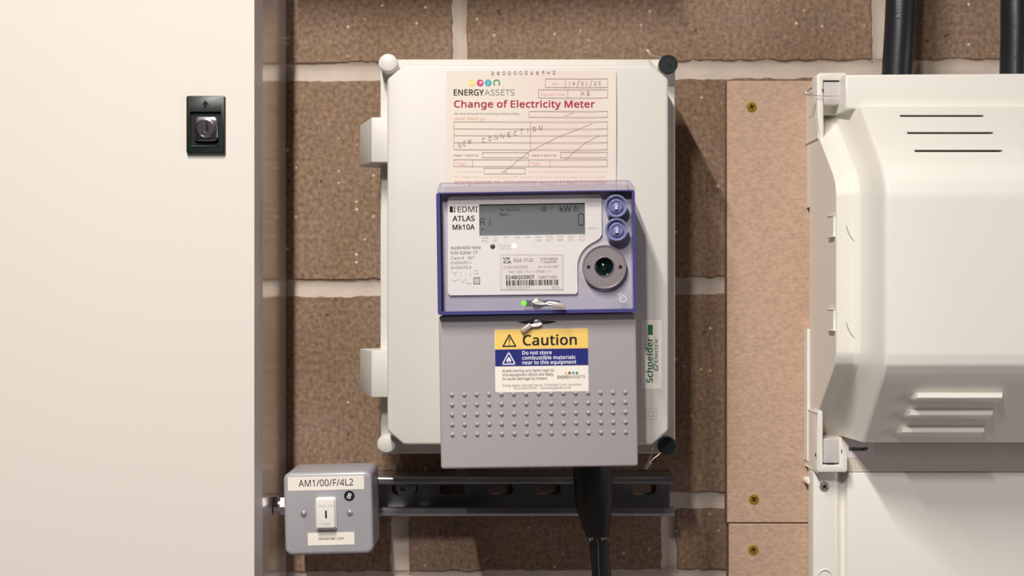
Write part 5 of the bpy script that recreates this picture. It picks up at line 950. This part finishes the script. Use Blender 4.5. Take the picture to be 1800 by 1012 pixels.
# ------------------------------------------------------------------ sealing wires
def wire_seal(name, label, pts, d, crimp, ang, wr=.0004, cl=.012, cw=.0042, tail=None):
    p0 = pts[0]
    F_ = Fr(name, p0[0], p0[1], d if len(p0) < 3 else p0[2], label, 'seal', 'wire seals on the meter and its boxes')
    path = smooth_path([F_.L(p[0], p[1], p[2] if len(p) > 2 else d) for p in pts])
    obj('wire', tube(path, wr, 8), M_wire, F_)
    if tail:
        obj('wire', tube(smooth_path([F_.L(*p) for p in tail]), wr, 8), M_wire, F_)
    c = F_.L(*crimp); b = bmesh.new()
    box(-cl / 2, cl / 2, -.0016, .0016, -cw / 2, cw / 2, b, .0008)
    for v in b.verts:
        t = abs(v.co.x) / (cl / 2); v.co.y *= 1 - .25 * (1 - t); v.co.z *= .82 + .18 * t
    bmesh.ops.rotate(b, cent=(0, 0, 0), matrix=Matrix.Rotation(-math.radians(ang), 3, 'Y'), verts=b.verts[:])
    bmesh.ops.translate(b, vec=c, verts=b.verts[:])
    obj('crimp', b, M_lead, F_)
    return F_
dz = DP + .0034
wire_seal('wire_seal', 'bright twisted wire seal across the upper screw beside the green light on the meter', [(936, 531, dz), (944, 530.5, dz), (955, 533, dz), (965, 535.5, dz), (974, 534.5, dz), (984, 536, dz)], dz,
          (981, 536.5, dz), -12, .0011, .0125, .0050, tail=[(938, 533, dz), (948, 534.5, dz), (960, 534, dz), (966, 531.5, dz), (978, 533, dz), (990, 538, dz)])
dz = DM + .0026
wire_seal('wire_seal', 'bright wire seal hanging from the groove just above the yellow caution band', [(952, 568.5, dz), (945, 569.5, dz), (935, 571, dz), (928, 574, dz)], dz,
          (925, 576.5, dz), 36, .0009, .0105, .0046, tail=[(952, 569.5, dz), (945, 572.5, dz), (935, 573.5, dz), (928, 576, dz)])
dz = .148
wire_seal('wire_seal', 'wire seal with two upturned ends beside the top black corner screw', [(1166, 105, dz), (1160, 100, dz), (1148, 97, dz), (1142, 93.5, dz), (1139, 88, dz), (1136, 83, dz)], dz, (1140.5, 91.5, dz), -55, .0006, .006, .0022,
          tail=[(1166, 105, dz), (1155, 99, dz), (1144, 95, dz), (1139, 91.5, dz), (1136, 88, dz), (1133, 84, dz)])
wire_seal('wire_seal', 'wire seal with crimp dangling below the bottom black corner screw', [(1163, 794, dz), (1157, 799.5, dz), (1149, 805.5, dz), (1141, 814, dz)], dz, (1138.5, 817, dz), 52, .0005, .0085, .0040,
          tail=[(1147, 786, dz), (1146, 796, dz), (1142, 806, dz), (1139, 814, dz)])

# ------------------------------------------------------------------ cable with boot below the meter
Q = Fr('supply_cable', 1045, 822, .10, 'black cable with flared heat shrink boot hanging below the meter and passing over the strut', 'cable')
def sect(pairs, name, m, n=28):
    path, rad = [], []
    for (xa_, xb_, y_, d_) in pairs:
        path.append(Q.L((xa_ + xb_) / 2, y_, d_)); rad.append((xb_ - xa_) / 2 * S(d_))
    return obj(name, tube(path, rad, n), m, Q)
sect([(1006, 1078, 796, .098), (1007, 1078, 830, .098), (1010, 1077, 868, .096), (1013, 1076, 890, .094), (1018, 1075, 905, .092), (1026, 1073, 928, .088), (1031, 1071, 942, .086), (1033, 1070, 947, .085)], 'boot', M_boot)
cb = sect([(1034, 1068, 930, .086), (1036, 1069, 955, .084), (1039, 1073, 990, .082), (1042, 1076, 1030, .08), (1048, 1082, 1120, .078), (1055, 1089, 1250, .078)], 'sheath', M_cable)
# torn tape edges hanging out of the boot
bm = bmesh.new()
for (x_, dx, ln) in ((1037, 3, 9), (1041, 2.5, 5), (1059, 3, 6), (1064, 2.5, 4), (1068, 2, 3)):
    a_ = Q.L(x_ - dx, 945, .103); c_ = Q.L(x_ + dx, 945, .103); e_ = Q.L(x_ - .5, 945 + ln, .1035)
    v = [bm.verts.new(q) for q in (a_, c_, e_)] + [bm.verts.new(q + Vector((0, .0006, 0))) for q in (a_, c_, e_)]
    bm.faces.new(v[:3]); bm.faces.new(v[3:][::-1])
    for i in range(3): bm.faces.new((v[i], v[(i + 1) % 3], v[3 + (i + 1) % 3], v[3 + i]))
obj('torn_tape', bm, mat('grey_tape', (120, 124, 122), .7), Q)
pth = smooth_path([Q.L(1049, 947, .1035), Q.L(1052, 960, .1025), Q.L(1052, 985, .1005), Q.L(1054, 1030, .0985)])
obj('drain_thread', tube(pth, .0005, 6), mat('thread', (90, 94, 94), .6), Q)

# ------------------------------------------------------------------ big black cables top right
for (xt, xb_, hw, label) in ((1584, 1577, 26.5, 'thick black cable entering the white switch cover, fully in view'), (1787, 1785, 27, 'thick black cable cut by the right edge of the picture')):
    V = Fr('power_cable', xb_, 128, .060, label, 'cable')
    pth = smooth_path([V.L(xb_ + (xb_ - xt) * .1, 160, .060), V.L(xb_, 128, .060), V.L((xt + xb_) / 2 + .8, 60, .060), V.L(xt, 0, .059), V.L(xt + 5, -120, .056), V.L(xt + 8, -400, .05)])
    obj('sheath', tube(pth, hw * S(.06), 32), M_cable, V)
    bm = bmesh.new()
    if xt < 1700:
        letters(V, [('LSZH', 0, 20, 1580.5, 4.5, .02, True, 20), ('A', 0, 7, 1581.5, 6, .02, True, 32)], .060 + hw * S(.06) + .0003, bm)
    else:
        letters(V, [('BASEC 600/1000V', 0, 75, 1786, 3, .0, True, 128)], .060 + hw * S(.06) + .0003, bm)
    flat_obj('lettering', bm, mat('sheath_print', (150, 150, 160), .6), V, label='faint white print')

# ------------------------------------------------------------------ white switch cover on the right
R_ = Fr('switch_fuse_unit', 1640, 480, .02, 'large white plastic switch fuse cover with louvres at the right edge', 'switchgear')
ox, oz = R_.loc.x, R_.loc.z
XL = .3067; XR = .86
def bx(name, x0, x1, d0, d1, z0, z1, m=M_sw, bev=.001, par=R_):
    return obj(name, box(x0 - ox, x1 - ox, R_.Y(d0), R_.Y(d1), z0 - oz, z1 - oz, None, bev), m, par)
# mounting base: side wall seen left of the cover, with notch
ZT, ZN1, ZN2, ZB = .1990, .0835, -.0425, -.190
bb = bmesh.new()
pts = [(XL, ZT), (XL, ZN1), (XL + .0035, ZN1), (XL + .0035, ZN2), (XL - .0025, ZN2), (XL - .0025, -.178), (XL + .006, -.1845), (XR, -.1845), (XR, .2150), (XL + .012, .2150)]
prism([(x - ox, z - oz) for x, z in pts], R_.Y(.0185), R_.Y(.034), .0006, 1, bb)
obj('mounting_base', bb, M_sw, R_)
# profile functions of the cover
def interp(tab, z):
    if z >= tab[0][0]: return tab[0][1]
    for (za, a), (zb, c) in zip(tab, tab[1:]):
        if z >= zb: return c + (a - c) * (z - zb) / (za - zb)
    return tab[-1][1]
TH = [(.176, .118), (.150, .150), (.128, .178), (.112, .196), (.100, .2045), (.086, .208), (-.060, .208), (-.070, .2062), (-.079, .200), (-.088, .192), (-.149, .126)]
TF = [(.1786, .036), (.176, .040), (.140, .095), (.110, .140), (.101, .150), (.090, .155), (-.062, .155), (-.072, .150), (-.082, .138), (-.135, .060), (-.149, .045)]
def dh(z): return interp(TH, z)
def df(z): return interp(TF, z)
zs = sorted(set([round(a, 5) for a, _ in TH + TF] + [round(.176 - .325 * i / 40, 5) for i in range(41)]), reverse=True)
zs = [z for z in zs if -.149 <= z <= .176]
b = bmesh.new(); rings = []
XM = .86
for z in zs:
    h_, f_ = dh(z), df(z)
    # cross-section from the back of the left wall round to the right
    sec = [(XL, .0345), (XL, f_ - .0015), (XL + .0006, f_ - .0004), (XL + .002, f_)]
    e0 = (XL + .0170, f_ + .0005); e1 = (.3385, h_ - .006)
    sec += [(XL + .011, f_), e0]
    # cove into the side of the hood
    sec += [(XL + .0215, f_ + (h_ - f_) * .09), (XL + .0245, f_ + (h_ - f_) * .26), (XL + .0275, f_ + (h_ - f_) * .52), e1, (.3396, h_ - .0025), (.3412, h_ - .0006), (.3440, h_), (.40, h_), (XM, h_), (XM, .0345)]
    rings.append([b.verts.new((x - ox, R_.Y(dd), z - oz)) for x, dd in sec])
for A, Bq in zip(rings, rings[1:]):
    for i in range(len(A)):
        j = (i + 1) % len(A); b.faces.new((A[i], A[j], Bq[j], Bq[i]))
b.faces.new(rings[0]); b.faces.new(rings[-1][::-1])
bmesh.ops.recalc_face_normals(b, faces=b.faces)
def on_hood(px, py):
    d_ = .15
    for _ in range(40): d_ = d_ * .5 + .5 * dh((506 - py) * S(d_))
    return (px - 900) * S(d_), (506 - py) * S(d_), d_
cut = bmesh.new()
for (xa_, xb_, yy) in ((1582, 1730, 203.5), (1594.5, 1747, 233.5), (1607.5, 1763, 265)):
    xA, zA, dA = on_hood(xa_, yy); xB, _, _ = on_hood(xb_, yy)
    box(xA - ox, xB - ox, R_.Y(dA - .035), R_.Y(dA + .01), zA - oz - .0012, zA - oz + .0012, cut)
hood = obj('hood', boolean_cut(b, cut), M_sw, R_, sharp=28)
# louvres pressed out of the lower slope
for (xa_, xb_, y0_, y1_) in ((1604, 1766, 689, 708.5), (1591, 1749, 719.5, 738), (1577, 1734, 749.5, 767.5)):
    xA, zA, dA = on_hood(xa_ + 4, y0_); xB, _, _ = on_hood(xb_, y0_); _, zC, dC = on_hood(xa_, y1_)
    b = bmesh.new()
    pr = [(zA + .0005, dA - .002), (zA - .0002, dA + .003), (zA - .0022, dA + .0055), (zA - .0048, dA + .0058), (zA - .0062, dA + .0040), (zC, dC + .0005), (zC, dC - .003)]
    rr = []
    for (x, s_) in ((xA, .0), (xA + .0025, 1), (xB - .0025, 1), (xB, .0)):
        rr.append([b.verts.new((x - ox - (.004 * (i / 6) if x < (xA + xB) / 2 else .004 * (i / 6)), R_.Y(dd if s_ else min(dd, dh(z) + .0002)), z - oz)) for i, (z, dd) in enumerate(pr)])
    for A, Bq in zip(rr, rr[1:]):
        for i in range(len(A)): b.faces.new((A[i], A[(i + 1) % len(A)], Bq[(i + 1) % len(A)], Bq[i]))
    b.faces.new(rr[0]); b.faces.new(rr[-1][::-1])
    obj('louvre', b, M_sw, R_, sharp=50)
# top plateau behind the hood and recessed strip under it
b = bmesh.new()
top_l, top_z = (1489 - 900) * S(.105), (506 - 131) * S(.105)
prism([(x - ox, z - oz) for x, z in [(.327, .1755), (XR, .1755), (XR, top_z + .0035), (.327, top_z)]], R_.Y(.0345), R_.Y(.1050), .0022, 3, b)
obj('top_cap', b, M_sw, R_)
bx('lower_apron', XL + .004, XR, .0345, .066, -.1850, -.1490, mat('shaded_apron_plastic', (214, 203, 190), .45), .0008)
al = obj('rating_sticker', box((1483 - 900) * S(.066) - ox, (1538 - 900) * S(.066) - ox, R_.Y(.0662), R_.Y(.0664), (506 - 805) * S(.066) - oz, (506 - 770) * S(.066) - oz), mat('sticker_grey', (226, 216, 216), .5), R_, label='small pale sticker')
flat_obj('lettering', letters(R_, [('600AMP', 1492, 1525.5, 792, 6, .06)], .0668), M_ink, al)
# creases in the flange, their shade drawn as flat darker lines
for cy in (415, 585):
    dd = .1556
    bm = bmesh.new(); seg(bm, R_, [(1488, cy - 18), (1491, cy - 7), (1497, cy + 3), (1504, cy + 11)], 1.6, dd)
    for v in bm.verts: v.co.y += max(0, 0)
    flat_obj('flange_crease_shade', bm, mat('crease_shade', (176, 166, 158), .6), R_)
# small clips on the side wall
for cy in (398, 562):
    zc_ = (506 - cy) * S(.14); bx('side_clip', XL - .0022, XL + .001, .128, .150, zc_ - .010, zc_ + .010, M_sw, .0008)
# latches
def latch(outline, clip, dl, y_slit, holes_):
    f_ = obj('latch_frame', prism([R_.xz(a, c, dl) for a, c in outline], R_.Y(dl - .024), R_.Y(dl), .0007, 2), M_sw, R_)
    obj('latch_clip', prism(R_.rect(*clip, dl - .002, .002, 4), R_.Y(.036), R_.Y(dl - .002), .0012, 3), M_gclip, f_, label='pale grey latch clip')
    for (hx, hy) in holes_:
        bm = bmesh.new(); frect(bm, R_, hx - .9, hy - 3, hx + .9, hy + 3, dl + .0001); flat_obj('pin_hole', bm, M_pit, f_)
    bm = bmesh.new(); frect(bm, R_, *y_slit, dl - .0018); flat_obj('finger_slit', bm, M_pit, f_)
    return f_
bx('side_wall', XL - .0005, XL + .003, .0200, .075, .150, .2045)
bx('side_wall', XL - .0012, XL + .003, .0200, .078, -.184, -.125)
bx('side_wall', XL, .335, .034, .060, .176, .2045); bx('side_wall', XL, .330, .034, .060, -.180, -.150)
lt = latch([(1444, 258), (1437, 205), (1436, 133), (1440, 128), (1485, 127.5), (1489, 131), (1490.5, 192), (1479, 196), (1477.5, 141), (1447, 141), (1448, 258)],
           (1447.6, 143, 1477, 184), .080, (1449, 141.5, 1475.5, 143.5), ((1446.2, 159), (1478.5, 159)))
lo = latch([(1438, 722), (1436, 760), (1436, 826), (1439, 829.5), (1486, 829.5), (1489.5, 826), (1489.5, 800), (1479, 769), (1475, 768), (1476, 817), (1446.5, 817), (1446.5, 722)],
           (1447, 771, 1475.3, 814), .080, (1453, 814, 1467, 816.5), ((1433.5, 799), (1479.5, 793)))
wire_seal('wire_seal', 'thin wire seal through the upper latch of the white switch cover', [(1433, 167, .083), (1440, 168.5, .084), (1462, 169, .0845), (1480, 168.2, .084), (1494, 167, .082)], .083, (1421, 164.5, .083), -14, .0004, .0075, .0040,
          tail=[(1412, 161.5, .083), (1425, 166, .083), (1434, 168, .083)])

# lower cover
G = Fr('lower_cover', 1640, 960, .02, 'white lower terminal cover under the louvred switch cover', 'cover')
gx, gz = G.loc.x, G.loc.z
def gsec():
    s = lambda px, d_: (px - 900) * S(d_)
    return [(s(1424, .03), .0188), (s(1427, .06), .058), (s(1430, .062), .0618), (s(1436, .062), .0622), (s(1466, .0620), .0618), (s(1473, .062), .0600), (s(1480, .058), .0560), (s(1486, .06), .0600), (s(1489.5, .066), .0655), (s(1494, .067), .0670), (.60, .0670), (XR, .067), (XR, .0188)]
b = bmesh.new(); rr = []
zt_, zb2 = -.1856, -.75
for z, ins in ((zt_, .0015), (zt_ - .0006, .0004), (zt_ - .0018, 0), (-.35, 0), (zb2, 0)):
    rr.append([b.verts.new((x - gx, G.Y(max(.0188, dd - ins)), z - gz)) for x, dd in gsec()])
for A, Bq in zip(rr, rr[1:]):
    for i in range(len(A)): b.faces.new((A[i], A[(i + 1) % len(A)], Bq[(i + 1) % len(A)], Bq[i]))
b.faces.new(rr[0]); b.faces.new(rr[-1][::-1])
obj('shell', b, M_sw, G)
cx, cz = G.xz(1449.5, 855, .064); y = G.Y(.0622)
sc_ = obj('screw', lathe(cx, cz, [(.0048, y + .0008), (.0048, y - .0008), (.0040, y - .0018), (.0018, y - .0024), (.0012, y - .001), (0, y - .001)], 24), M_steel, G)
bm = bmesh.new(); seg(bm, G, [(1446, 852), (1453, 858)], 1.4, .0648); seg(bm, G, [(1446, 858), (1453, 852)], 1.4, .0648); flat_obj('cross_recess', bm, M_pit, sc_)
cx, cz = G.xz(1450, 1013, .062)
obj('screw_boss', lathe(cx, cz, [(.0080, G.Y(.0605)), (.0078, G.Y(.0628)), (.0072, G.Y(.0634)), (.0064, G.Y(.0628)), (.006, G.Y(.0590))], 32), M_sw, G)
cx, cz = G.xz(1421, 845, .03)
obj('side_boss', lathe(cx, cz, [(0, G.Y(.0188)), (.0035, G.Y(.0188)), (.0035, G.Y(.036)), (.0025, G.Y(.038)), (0, G.Y(.0385))], 20), M_sw, G)
